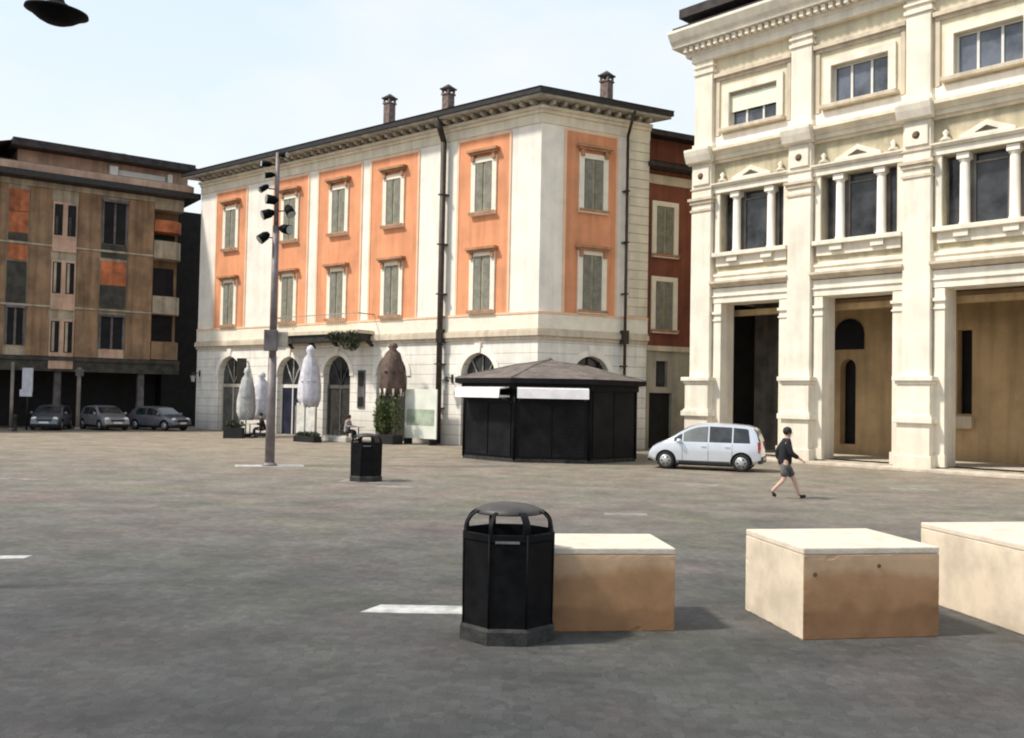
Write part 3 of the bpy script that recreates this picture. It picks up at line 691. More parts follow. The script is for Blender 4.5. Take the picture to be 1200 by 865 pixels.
# brown cladding columns and window columns
cols_clad = [(-19.6, -16.4), (-14.8, -13.2), (-11.6, -9.6), (-8.2, -7.15), (-6.0, -4.75), (-3.3, -1.95), (-.35, 1.25)]
for a, c in cols_clad:
    for z0, z1 in ((4.42, 7.35), (7.5, 11.05), (11.2, 14.55)):
        b = B(); b.box(a + .03, c - .03, -.05, .02, z0, z1); obj('cladding_panel', b, M['brown_panel'], bb)
for z in (7.42, 11.12, 14.65):
    b = B(); b.box(E0, 1.25, -.09, .019, z - .06, z + .06 + (.2 if z > 14 else 0)); obj('floor_band', b, M['tan_band'], bb)
def pairw(u0, u1):
    c = (u0 + u1) / 2
    for zf in (4.6, 8.2, 11.75):
        b = B(); b.box(u0 + .04, u1 - .04, -.06, .019, zf - .15, zf + 2.1); w_ = obj('window', b, M['pink_band'], bb)
        for a, d in ((u0 + .12, c - .14), (c + .14, u1 - .12)):
            b = B(); b.box(a, d, -.075, -.061, zf + .05, zf + 1.95); obj('pane', b, M['glass_black'], w_)
            b = B(); b.box(a + .06, (a + d) / 2 - .03, -.10, -.078, zf + .1, zf + (1.2 if zf > 10 else 1.9)); obj('shutter', b, M['green_panel'] if zf > 10 else M['tan_band'], w_)
        b = B(); b.box(u0 + .04, u1 - .04, -.10, .019, zf - .95, zf - .16); obj('pink_spandrel', b, M['pink_band'], bb)
pairw(-4.75, -3.3); pairw(-13.2, -11.6)
def tallw(u0, u1, seq):
    for z0, z1, k in seq:
        b = B(); b.box(u0 + .05, u1 - .05, -.07 if k != 'glass' else -.03, .019, z0, z1)
        MK = M['glass_black'] if k == 'glass' else M[k]
        o = obj({'orange_panel': 'orange_spandrel', 'green_panel': 'shutter', 'glass': 'window', 'pink_band': 'pale_panel', 'shutter': 'shutter'}[k], b, MK, bb)
        if k == 'glass':
            b = B()
            for u in (u0 + .1, (u0 + u1) / 2, u1 - .1): b.box(u - .06, u + .06, -.08, -.031, z0, z1)
            b.box(u0 + .04, u1 - .04, -.3, -.03, z1, z1 + .14)
            obj('window_frame', b, M['pillar_grey'], o)
tallw(-1.95, -.35, [(11.6, 14.2, 'glass'), (10.7, 11.55, 'green_panel'), (9.0, 10.5, 'orange_panel'), (7.55, 8.95, 'green_panel'), (5.0, 7.0, 'glass'), (4.42, 4.95, 'pink_band')])
tallw(-7.15, -6.0, [(13.0, 14.3, 'orange_panel'), (11.7, 12.95, 'orange_panel'), (11.25, 11.65, 'green_panel'), (10.1, 11.0, 'orange_panel'), (7.5, 10.0, 'green_panel'), (5.0, 7.2, 'glass')])
tallw(-9.6, -8.2, [(11.6, 14.2, 'glass'), (10.0, 11.0, 'orange_panel'), (7.55, 9.9, 'green_panel'), (5.0, 7.0, 'glass')])
tallw(-16.4, -14.8, [(11.6, 14.2, 'glass'), (9.0, 10.5, 'orange_panel'), (7.55, 8.95, 'green_panel'), (5.0, 7.0, 'glass')])
# corner balconies
for z, mk in ((12.75, 'orange_panel'), (11.0, 'tan_band'), (7.4, 'tan_band'), (4.45, 'brown_panel')):
    b = B(); pts = [(1.27, 1.15), (1.27, -.12)] + [(2.3 + .85 * math.sin(t), .75 - .87 * math.cos(t)) for t in [i * math.pi / 2 / 6 for i in range(7)]] + [(3.15, 1.15)]
    h = 1.15 if z < 12.5 else .75
    b.prism(pts, z, z + h); obj('balcony', b, M[mk], bb)
for z in (5.7, 8.6, 12.2):
    b = B(); b.box(1.6, 2.9, 1.15, 1.19, z, z + 1.9 if z < 12 else z + .5); obj('balcony_door', b, M['glass_black'], bb)
b = B(); b.box(1.27, 3.12, .02, 1.18, 14.2, 14.95); obj('balcony_canopy', b, M['tan_band'], bb)
# eaves, penthouse and roof
b = B(); b.box(E0 - .8, 3.9, -1.0, 12.5, 14.98, 15.35, bev=.02); obj('eaves', b, M['gutter'], bb)
b = B(); b.profile_x([(-.4, 15.36), (-.4, 15.85), (1.2, 16.3), (1.2, 15.36)], E0 - .3, 3.6); b.box(-6.6, 3.6, 1.0, 10, 15.36, 16.95); ph = obj('penthouse_wall', b, M['pink_band'], bb)
b = B(); b.box(-1.4, -.9, .6, 1.0, 15.9, 16.7); b.box(2.2, 2.5, .6, 1.0, 15.9, 16.7); b.box(-.8, 2.1, .9, .999, 16.05, 16.55); obj('penthouse_window', b, M['white_frame'], bb)
b = B(); b.box(-7.1, 3.9, -.1, 10.6, 16.95, 17.2); b.box(-7.0, 3.8, 0, 10.5, 17.2, 17.42); rf = obj('roof', b, M['dark_roof'], bb)
b = B(); b.face([(-7.1, -.1, 17.18), (-7.1, 10.6, 17.18), (-10.5, 10.6, 16.2), (-10.5, -.1, 16.2)]); b.box(-10.5, -7.1, .6, 10, 15.36, 16.2); obj('lean_to_roof', b, M['dark_roof'], bb)
b = B(); b.box(-.2, .1, 3, 3.3, 17.42, 18.0); b.lathe([(.3, 18.0), (.25, 18.15)], 10, (-.05, 3.15, 0)); obj('vent', b, M['soffit'], rf)

# ================================================================== KIOSK
kx, ky = 1.53, 38.48; ap = 3.38; Rk = ap / math.cos(math.pi / 8)
kk = thing('kiosk', 'black octagonal newspaper kiosk with low brown roof, shut up in front of the corner building', 'kiosk', (kx, ky, 0))
def octo(r, z): return [(r * math.cos(math.pi / 8 + i * math.pi / 4), r * math.sin(math.pi / 8 + i * math.pi / 4), z) for i in range(8)]
b = B(); b.prism([p[:2] for p in octo(Rk, 0)], .12, 2.95); obj('wall', b, M['kiosk'], kk)
b = B(); b.prism([p[:2] for p in octo(Rk + .03, 0)], 0, .14); obj('base', b, M['bin_base'], kk)
for i in range(8):
    t = i * math.pi / 4 - math.pi / 2
    b = B(); b.box(-1.22, -.03, -ap - .03, -ap + .01, .22, 2.2 if i in (0, 7) else 2.7); b.box(.03, 1.22, -ap - .03, -ap + .01, .22, 2.2 if i in (0, 7) else 2.7)
    obj('shutter', b, M['kiosk_panel'], kk, rz=t + math.pi / 2)
for i in range(8):
    p = octo(Rk, 0)[i]; b = B(); b.tube((p[0], p[1], .1), (p[0], p[1], 2.97), .06, n=8); obj('corner_post', b, M['bin'], kk)
b = B(); b.prism([p[:2] for p in octo(Rk + .12, 0)], 2.72, 2.96); b.prism([p[:2] for p in octo(Rk + .42, 0)], 2.96, 3.14); obj('eaves', b, M['kiosk'], kk)
b = B()
lo, up, top = octo(Rk + .42, 3.15), octo(Rk * .42, 3.74), (0, 0, 3.98)
for i in range(8):
    j = (i + 1) % 8; b.face([lo[i], lo[j], up[j], up[i]]); b.face([up[i], up[j], top])
    b.tube(lo[i], up[i], .035, n=6); b.tube(up[i], top, .035, n=6)
b.lathe([(.14, 3.94), (.16, 4.0), (.05, 4.08)], 10)
obj('roof', b, M['kiosk_roof'], kk)
for t, u0, u1, lab in ((0, -1.32, 1.32, 'front'), (-math.pi / 4, -1.25, 1.2, 'side')):
    b = B(); b.profile_x([(-ap - .07, 2.84), (-ap - .62, 2.76), (-ap - .66, 2.40), (-ap - .63, 2.40), (-ap - .6, 2.72), (-ap - .07, 2.78)], u0, u1)
    b.box(u0 + .01, u1 - .01, -ap - .60, -ap - .07, 2.42, 2.5)
    aw = obj('awning', b, M['awning'], kk, rz=t)
    b = B()
    for u in (u0 + .1, u1 - .1): b.tube((u, -ap, 2.3), (u, -ap - .58, 2.44), .018, n=6)
    obj('awning_arm', b, M['bin_edge'], aw)

# ================================================================== STONE BLOCKS
def block(x, y, w_, d_, h, rz, label):
    """x,y: front right or front left bottom corner; built from local 0..w, 0..d"""
    b = B(); b.box(0, w_, 0, d_, 0, h - .07, bev=.012)
    bmesh.ops.subdivide_edges(b.bm, edges=[e for e in b.bm.edges if e.calc_length() > .3], cuts=18, use_grid_fill=True)
    rg = random.Random(int(x * 100))
    for v in b.bm.verts:
        ed = sum((v.co.x < .02, v.co.x > w_ - .02, v.co.y < .02, v.co.y > d_ - .02, v.co.z < .02, v.co.z > h - .09))
        if ed >= 2:
            k = rg.uniform(0, .0025) + (.010 if rg.random() < .03 else 0)
            v.co.x += k if v.co.x < .02 else (-k if v.co.x > w_ - .02 else 0); v.co.y += k if v.co.y < .02 else (-k if v.co.y > d_ - .02 else 0)
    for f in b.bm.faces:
        f.normal_update(); f.material_index = 1 if f.normal.y < -.7 else 0  # front faces get a browner stone: painted shade along with the damp stain
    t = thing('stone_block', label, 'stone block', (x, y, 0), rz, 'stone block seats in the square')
    sd = obj('block_body', b, [M['block_side'], M['block_shade_damp']], t)
    b = B(); b.box(0.001, w_ - .001, 0.001, d_ - .001, h - .068, h, bev=.014); obj('top_slab', b, M['block_top'], t)
    return t
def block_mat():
    m = mat('shade_tinted_stained_block_stone', (0.54, 0.36, 0.225), 0.85, 0.1, 2.4, 0.08, 90)
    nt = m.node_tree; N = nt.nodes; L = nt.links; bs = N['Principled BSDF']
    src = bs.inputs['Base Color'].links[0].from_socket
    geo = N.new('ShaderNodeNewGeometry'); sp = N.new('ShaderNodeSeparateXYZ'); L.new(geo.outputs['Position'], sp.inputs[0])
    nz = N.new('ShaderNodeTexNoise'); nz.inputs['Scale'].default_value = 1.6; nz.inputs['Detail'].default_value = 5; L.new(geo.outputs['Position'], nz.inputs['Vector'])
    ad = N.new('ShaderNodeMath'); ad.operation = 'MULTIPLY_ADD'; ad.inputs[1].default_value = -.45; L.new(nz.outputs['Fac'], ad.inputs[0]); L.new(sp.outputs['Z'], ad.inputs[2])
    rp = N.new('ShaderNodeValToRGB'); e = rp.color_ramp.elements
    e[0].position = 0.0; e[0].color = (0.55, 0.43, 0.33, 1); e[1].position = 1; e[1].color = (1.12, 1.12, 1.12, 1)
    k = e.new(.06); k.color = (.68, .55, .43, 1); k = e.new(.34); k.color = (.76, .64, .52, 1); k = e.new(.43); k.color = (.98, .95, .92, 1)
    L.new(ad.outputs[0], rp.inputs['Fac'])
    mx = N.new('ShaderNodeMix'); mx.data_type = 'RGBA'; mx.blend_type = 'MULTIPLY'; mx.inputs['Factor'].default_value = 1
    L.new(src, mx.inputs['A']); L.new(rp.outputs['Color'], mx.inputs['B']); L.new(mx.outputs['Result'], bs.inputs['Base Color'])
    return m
M['block_shade_damp'] = block_mat()
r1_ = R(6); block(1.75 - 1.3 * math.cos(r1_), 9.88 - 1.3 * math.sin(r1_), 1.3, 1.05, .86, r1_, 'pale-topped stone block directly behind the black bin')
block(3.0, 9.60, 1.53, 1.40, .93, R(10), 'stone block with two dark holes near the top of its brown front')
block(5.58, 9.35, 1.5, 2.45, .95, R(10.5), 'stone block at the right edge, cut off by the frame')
# holes on the middle block
t = [o for o in bpy.data.objects if o.name.startswith('stone_block') and 'two dark holes' in o.get('label', '')][0]
b = B(); b.tube((.13, .02, .66), (.13, -.004, .66), .024, n=10); b.tube((.84, .02, .74), (.84, -.004, .74), .022, n=10)
obj('lifting_hole', b, M['wood'], t)

# ================================================================== LITTER BINS
def rib(b, c, s_, w_):
    pts = [(.441, 1.02), (.442, 1.10)] + [(.25 + .192 * math.cos(t), 1.10 + .178 * math.sin(t)) for t in [k * math.pi / 20 for k in range(1, 10)]]
    tx, ty = -s_ * w_, c * w_
    for (ra, za), (rb_, zb_) in zip(pts, pts[1:]):
        for k in (0, -.018):
            q = [(ra + k, za), (rb_ + k, zb_)]
            b.face([(q[0][0] * c - tx, q[0][0] * s_ - ty, q[0][1]), (q[0][0] * c + tx, q[0][0] * s_ + ty, q[0][1]), (q[1][0] * c + tx, q[1][0] * s_ + ty, q[1][1]), (q[1][0] * c - tx, q[1][0] * s_ - ty, q[1][1])])
        for e_ in (-1, 1):
            b.face([(ra * c + e_ * tx, ra * s_ + e_ * ty, za), (rb_ * c + e_ * tx, rb_ * s_ + e_ * ty, zb_), ((rb_ - .018) * c + e_ * tx, (rb_ - .018) * s_ + e_ * ty, zb_), ((ra - .018) * c + e_ * tx, (ra - .018) * s_ + e_ * ty, za)])
def litter_bin(x, y, rz, label):
    t = thing('litter_bin', label, 'litter bin', (x, y, 0), rz, 'black litter bins in the square')
    n = 8; k = math.pi / 8
    b = B(); b.lathe([(.475, 0), (.475, .13), (.45, .16)], n, smooth=False, rot=k); obj('base', b, M['bin_base'], t)
    b = B(); b.lathe([(.445, .16), (.452, .98), (.462, 1.0), (.462, 1.06), (.43, 1.065), (.42, .9), (.05, .88)], n, smooth=False, rot=k)
    for i in range(8):
        a = k + i * math.pi / 4
        b.tube((.446 * math.cos(a), .446 * math.sin(a), .16), (.457 * math.cos(a), .457 * math.sin(a), 1.07), .009, n=6)
    obj('body', b, M['bin'], t)
    b = B(); b.box(-.12, .10, -.442, -.429, .985, 1.008); obj('front_bar', b, M['bin_edge'], t)  # pale grey bar across the front of the rim
    # posts
    for i in range(4):
        a = k + i * math.pi / 2
        c, s_ = math.cos(a), math.sin(a)
        b = B(); rib(b, c, s_, .034)
        obj('hood_post', b, M['bin'], t)
    for i in range(4):
        a = k + i * math.pi / 2 + math.pi / 4
        c, s_ = math.cos(a), math.sin(a)
        b = B(); rib(b, c, s_, .018)
        obj('hood_strut', b, M['bin'], t)
    b = B(); b.lathe([(.325, 1.235), (.335, 1.247), (.29, 1.285), (.22, 1.313), (.13, 1.332), (.02, 1.338)], 28); b.lathe([(.31, 1.236), (.01, 1.28)], 28); obj('hood', b, M['bin_lid'], t)
    return t
_lb = litter_bin(.0, 9.60, 0, 'large black octagonal litter bin with domed hood in the foreground'); _lb.scale = (1.07, 1.05, 1)
litter_bin(-4.04, 26.4, R(12), 'distant black litter bin standing on pale slab in middle of the square')

# ================================================================== LAMP POST with floodlights
lp = thing('lamp_post', 'tall slender grey lamp post with clusters of black floodlights near its top', 'lamp post', (-7.97, 31.19, 0))
b = B(); b.tube((0, 0, 0), (0, 0, 3.6), .16, .14, 16); b.tube((0, 0, 3.6), (0, 0, 8), .125, .105, 16); b.tube((0, 0, 8), (0, 0, 10.45), .085, .07, 12); b.lathe([(.25, 0), (.25, .04), (.17, .12)], 16)
obj('pole', b, M['lamp_metal'], lp)
b = B(); b.box(-.24, .2, -.26, -.12, 3.8, 4.5, bev=.02); obj('control_box', b, M['pillar_grey'], lp)
b = B(); b.box(.16, .5, -.05, .02, 3.95, 4.45, bev=.01); obj('notice_plate', b, M['soffit'], lp)
heads = [(.2, 10.38, 1, .05), (-.36, 10.05, -1, .2), (-.25, 9.68, -1, 0), (-.42, 9.24, -1, -.5), (-.14, 8.85, -1, .3), (-.27, 8.38, -1, -.2), (.45, 8.5, 1, -.9), (.33, 7.88, 1, 0), (-.38, 7.6, -1, -.6)]
for i, (x, z, sx, tl) in enumerate(heads):
    b = B(); b.tube((0, 0, z - .02), (x * .75, -.04, z), .022, n=6)
    L_ = .36 if i < 4 else .42; rr = .095 if i < 4 else .15
    d = Vector((sx * math.cos(tl), -.55, math.sin(tl) - .25)).normalized()
    c = Vector((x, -.08, z))
    b.tube(c - d * L_ * .5, c - d * L_ * .2, rr * .55, rr, 12); b.tube(c - d * L_ * .2, c + d * L_ * .45, rr, rr * 1.08, 12)
    h = obj('floodlight', b, M['lamp_black'], lp)
    b = B(); b.tube(c + d * L_ * .45, c + d * (L_ * .45 + .012), rr * .95, n=12); obj('floodlight_glass', b, M['lamp_glass'], h)

# hanging street lamp (top left, on its own mast beyond the frame)
hl = thing('street_lamp', 'black saucer-shaped street lamp hanging against the sky', 'street lamp', (-7.9, 11.0, 0))
b = B(); b.tube((0, 0, 0), (0, 0, 7.55), .09, .055, 14); b.lathe([(.17, 0), (.17, .05), (.1, .3)], 14); obj('mast', b, M['lamp_black'], hl)
b = B(); b.tube((0, 0, 7.4), (2.42, 0, 7.5), .035, .03, 10); b.tube((0, 0, 6.9), (.7, 0, 7.41), .02, n=8); b.tube((2.42, 0, 7.5), (2.42, 0, 7.05), .028, n=10); obj('arm', b, M['lamp_black'], hl)
b = B(); b.lathe([(.06, .17), (.085, .12), (.17, .075), (.345, .02), (.352, -.01), (.30, -.03), (.20, -.10), (.12, -.135), (.02, -.145)], 36)
obj('lamp_head', b, M['lamp_black'], hl, (2.42, 0, 6.87), rot=(R(3), R(5), 0))

# ================================================================== CARS
def mk_profile(kind):
    if kind == 'mpv':
        return 3.93, [(-1.965, .42), (-1.95, .72), (-1.90, 1.02), (-1.80, 1.36), (-1.70, 1.52), (-1.45, 1.60), (-.9, 1.64), (-.2, 1.655), (.2, 1.62), (.5, 1.52), (.85, 1.33), (1.2, 1.10), (1.42, 1.0), (1.65, .90), (1.82, .79), (1.92, .64), (1.965, .42)]
    return 3.9, [(-1.95, .42), (-1.94, .75), (-1.88, .98), (-1.66, 1.25), (-1.4, 1.40), (-1.0, 1.46), (-.4, 1.48), (.1, 1.46), (.4, 1.38), (.75, 1.16), (1.05, .97), (1.4, .89), (1.7, .80), (1.88, .68), (1.95, .42)]
def car(name, label, kind, paint, loc, rz, group=None, glassmix=False):
    Lc, prof = mk_profile(kind)
    def hx(x):
        if x <= prof[0][0]: return prof[0][1]
        for (a, za), (c, zc) in zip(prof, prof[1:]):
            if a <= x <= c:
                return za + (zc - za) * (x - a) / (c - a)
        return prof[-1][1]
    BELT = .96 if kind == 'mpv' else .90
    RZ = max(p[1] for p in prof)
    def wx(x): return .845 * (1 - .16 * (abs(x) / (Lc / 2)) ** 5)
    def wr(x):
        k = max(0, min(1, (hx(x) - 1.0) / (RZ - 1.0))); w_ = wx(x)
        return w_ * (.93 - .17 * k)
    def zb(x): return .24 + .1 * max(0, (abs(x) - 1.6) / .36)
    def belt(x): return min(BELT, hx(x) * .93)
    def side(x, z):
        bt = belt(x); k = (z - bt) / max(.01, hx(x) - .05 - bt); return wx(x) * .975 + (wr(x) - wx(x) * .975) * k
    xs = sorted(set([p[0] for p in prof] + [-1.965 + i * .11 for i in range(36)]))
    xs = [x for x in xs if prof[0][0] <= x <= prof[-1][0]]
    bm = bmesh.new(); rings = []
    for x in xs:
        H = hx(x); w_ = wx(x); bt = belt(x); z0 = min(zb(x), H - .12)
        half = [(w_ * .86, z0), (w_ * .985, z0 + .1), (w_, z0 + (bt - z0) * .55), (w_ * .99, bt - .04), (w_ * .975, bt), (wr(x), H - .05), (wr(x) * .86, H - .008), (wr(x) * .4, H + .004)]
        pts = [(0, z0)] + half + [(0, H + .01)] + [(-y, z) for y, z in reversed(half)]
        rings.append([bm.verts.new((x, y, z)) for y, z in pts])
    for a, c in zip(rings, rings[1:]):
        n = len(a)
        for i in range(n): f = bm.faces.new((a[i], a[(i+1) % n], c[(i+1) % n], c[i])); f.smooth = True
    bm.faces.new(rings[0]); bm.faces.new(rings[-1])
    bmesh.ops.recalc_face_normals(bm, faces=bm.faces)
    me = bpy.data.meshes.new('body'); bm.to_mesh(me); bm.free(); me.materials.append(paint); me.materials.append(M['black'])
    bo = bpy.data.objects.new('tmp', me); COL.objects.link(bo)
    WX = (1.31, -1.31) if kind == 'mpv' else (1.22, -1.24)
    cb = B()
    for wx_ in WX:
        for sy in (-1, 1): cb.tube((wx_, sy * .5, .31), (wx_, sy * 1.0, .31), .375, n=28)
    cme = cb.mesh('cut', [M['black']]); co = bpy.data.objects.new('cut', cme); COL.objects.link(co)
    md = bo.modifiers.new('b', 'BOOLEAN'); md.operation = 'DIFFERENCE'; md.object = co; md.solver = 'EXACT'
    dg = bpy.context.evaluated_depsgraph_get(); out = bpy.data.meshes.new_from_object(bo.evaluated_get(dg)); out.name = 'body'
    bpy.data.objects.remove(bo); bpy.data.objects.remove(co)
    if len(out.materials) == 0: out.materials.append(paint)
    out.set_sharp_from_angle(angle=R(32))
    t = thing(name, label, 'car', loc, rz, group)
    body = link('body', out, t)
    # side windows
    top = lambda x: hx(x) - .115
    if kind == 'mpv': segs = [(1.02, .74), (.69, -.16), (-.21, -.98), (-1.03, -1.60)]
    else: segs = [(.62, -.32), (-.38, -1.2)]
    for sy in (-1, 1):
        for q, (xa, xb) in enumerate(segs):
            b = B(); n = 8; row0 = []; row1 = []
            for i in range(n + 1):
                x = xa + (xb - xa) * i / n
                za = belt(x) + .035; zc = max(za + .01, top(x))
                row0.append((x, sy * (side(x, za) + .006), za)); row1.append((x, sy * (side(x, zc) + .006), zc))
            if q == len(segs) - 1 and kind == 'mpv':   # rear quarter glass leans
                row1 = [(p[0] + (.0 if i < n else .12), p[1], p[2]) for i, p in enumerate(row1)]
            for i in range(n): b.face([row0[i], row0[i+1], row1[i+1], row1[i]], smooth=True)
            obj('side_window', b, M['car_glass_pale'] if (glassmix and q in (1,)) else M['car_glass'], t)
    # door seams, sills, handles
    for sy in (-1, 1):
        b = B()
        for x in ((.72, -.18, -1.0) if kind == 'mpv' else (.6, -.35)):
            pts = [(x, belt(x) - .01), (x, .62), (x, .34)]
            for (a, za), (c, zc) in zip(pts, pts[1:]): b.tube((a, sy * (wx(a) * (.985 if za > .8 else 1.0) + .001), za), (c, sy * (wx(c) * (1.0 if zc > .4 else .99)), zc), .006, n=4)
        obj('door_seam', b, M['black'], body)
        for x in ((-.02, -.84) if kind == 'mpv' else (-.2,)):
            b = B(); b.box(x - .09, x + .09, sy * (wx(x) * .985), sy * (wx(x) + .025), .83, .865, bev=.008); obj('door_handle', b, paint, body)
        b = B(); b.box(-.9, .85, sy * (wx(0) * .93), sy * (wx(0) + .008), .215, .31, bev=.02); obj('sill', b, M['black'], body)
        b = B(); b.lathe([(.03, -.07), (.085, -.05), (.1, .02), (.07, .08), (.02, .09)], 12); m = obj('wing_mirror', b, paint, t, (.82, sy * .93, 1.0)); 
    # windscreen and rear window
    def glass_strip(name, xa, xb):
        b = B(); n = 8
        for i in range(n):
            x0_, x1_ = xa + (xb - xa) * i / n, xa + (xb - xa) * (i + 1) / n
            ya, yb = wr(x0_) * .87, wr(x1_) * .87
            off = .012
            b.face([(x0_, -ya, hx(x0_) + off), (x0_, 0, hx(x0_) + off + .012), (x1_, 0, hx(x1_) + off + .012), (x1_, -yb, hx(x1_) + off)], smooth=True)
            b.face([(x0_, ya, hx(x0_) + off), (x0_, 0, hx(x0_) + off + .012), (x1_, 0, hx(x1_) + off + .012), (x1_, yb, hx(x1_) + off)], smooth=True)
        return obj(name, b, M['car_glass'], t)
    if kind == 'mpv':
        glass_strip('windscreen', 1.16, .42)
        b = B(); b.face([(-1.93, -.6, 1.05), (-1.93, .6, 1.05), (-1.765, .55, 1.47), (-1.765, -.55, 1.47)]); obj('rear_window', b, M['car_glass'], t)
    else:
        glass_strip('windscreen', 1.0, .42); glass_strip('rear_window', -1.86, -1.5)
    # wheels
    for wx_ in WX:
        for sy in (-1, 1):
            b = B(); b.lathe([(.0, -.1), (.22, -.1), (.29, -.09), (.31, -.05), (.31, .05), (.29, .09), (.2, .1), (.19, .07), (.0, .06)], 28)
            wo = obj('wheel', b, M['rubber'], t, (wx_, sy * .735, .31), rot=(-sy * math.pi / 2, 0, 0))
            b = B(); b.lathe([(.0, .065), (.19, .085), (.205, .104), (.0, .09)][::1], 28)
            rim = obj('rim', b, M['rim'], wo)
            b = B()
            for i in range(6):
                a = i * math.pi / 3; c_, s_ = math.cos(a), math.sin(a)
                b.tube((.11 * c_, .11 * s_, .098), (.165 * c_, .165 * s_, .104), .022, n=8)
            obj('rim_opening', b, M['black'], rim)
    b = B(); b.box(-1.55, 1.55, -.68, .68, .16, .34); obj('underbody', b, M['black'], t)
    # lights, bumpers, plates
    for sy in (-1, 1):
        b = B(); b.lathe([(.02, .06), (.1, .03), (.13, -.02), (.1, -.06)], 14); o = obj('headlight', b, M['headlamp'], t, (1.80, sy * .56, .70), rot=(0, R(60), 0)); o.scale = (1, 1.3, 1)
        b = B(); b.box(-.03, .05, -.07, .07, -.22, .16, bev=.02); obj('tail_light', b, M['tail'], t, (-1.90, sy * .68, .88 if kind == 'mpv' else .8), sy * -.25)
        b = B()
    b = B(); b.box(1.78, 1.975, -.66, .66, .27, .40, bev=.03); obj('front_bumper', b, M['black'], t)
    b = B(); b.box(-2.0, -1.85, -.70, .70, .30, .52, bev=.03); obj('rear_bumper', b, M['black'] if kind == 'mpv' else paint, t)
    b = B(); b.box(1.975, 1.985, -.26, .26, .42, .53); obj('number_plate', b, M['plate'], t)
    b = B(); b.box(-2.01, -2.0, -.26, .26, .4, .5); obj('number_plate', b, M['plate'], t)
    b = B(); b.box(1.93, 1.96, -.4, .4, .56, .66, bev=.008); obj('grille', b, M['black'], t)
    return t
# silver MPV : front wheel (5.47,33.49), rear wheel (8.01,32.2): heads left
hd = Vector((5.47 - 8.01, 33.49 - 32.2)); ch = math.atan2(hd.y, hd.x)
n_ = Vector((math.cos(ch + math.pi / 2), math.sin(ch + math.pi / 2)))       # left side = camera side
if n_.y > 0: n_ = -n_
cx, cy = (5.47 + 8.01) / 2 + .06, (33.49 + 32.2) / 2
cpos = (cx - n_.x * .8 - .16, cy - n_.y * .8, 0); ch += R(6)
car('parked_car', 'silver compact people carrier parked side-on in front of the portico', 'mpv', M['silver'], cpos, ch, None, True)
GC = 'cars parked under the brown apartment block'
fr = math.atan2(-.81, .587)
car('parked_car', 'dark grey parked car furthest left, beside the thin pale post', 'hatch', M['blue_car'], (-27.35, 56.0, 0), fr - R(22), GC)
car('parked_car', 'dark car with bright headlights parked in the middle of its row', 'hatch', M['grey_car'], (-24.75, 57.2, 0), fr + R(10), GC)
car('parked_car', 'grey parked car nearest the alley, right end of its row', 'hatch', M['blue_car'], (-21.75, 58.2, 0), fr + R(28), GC)

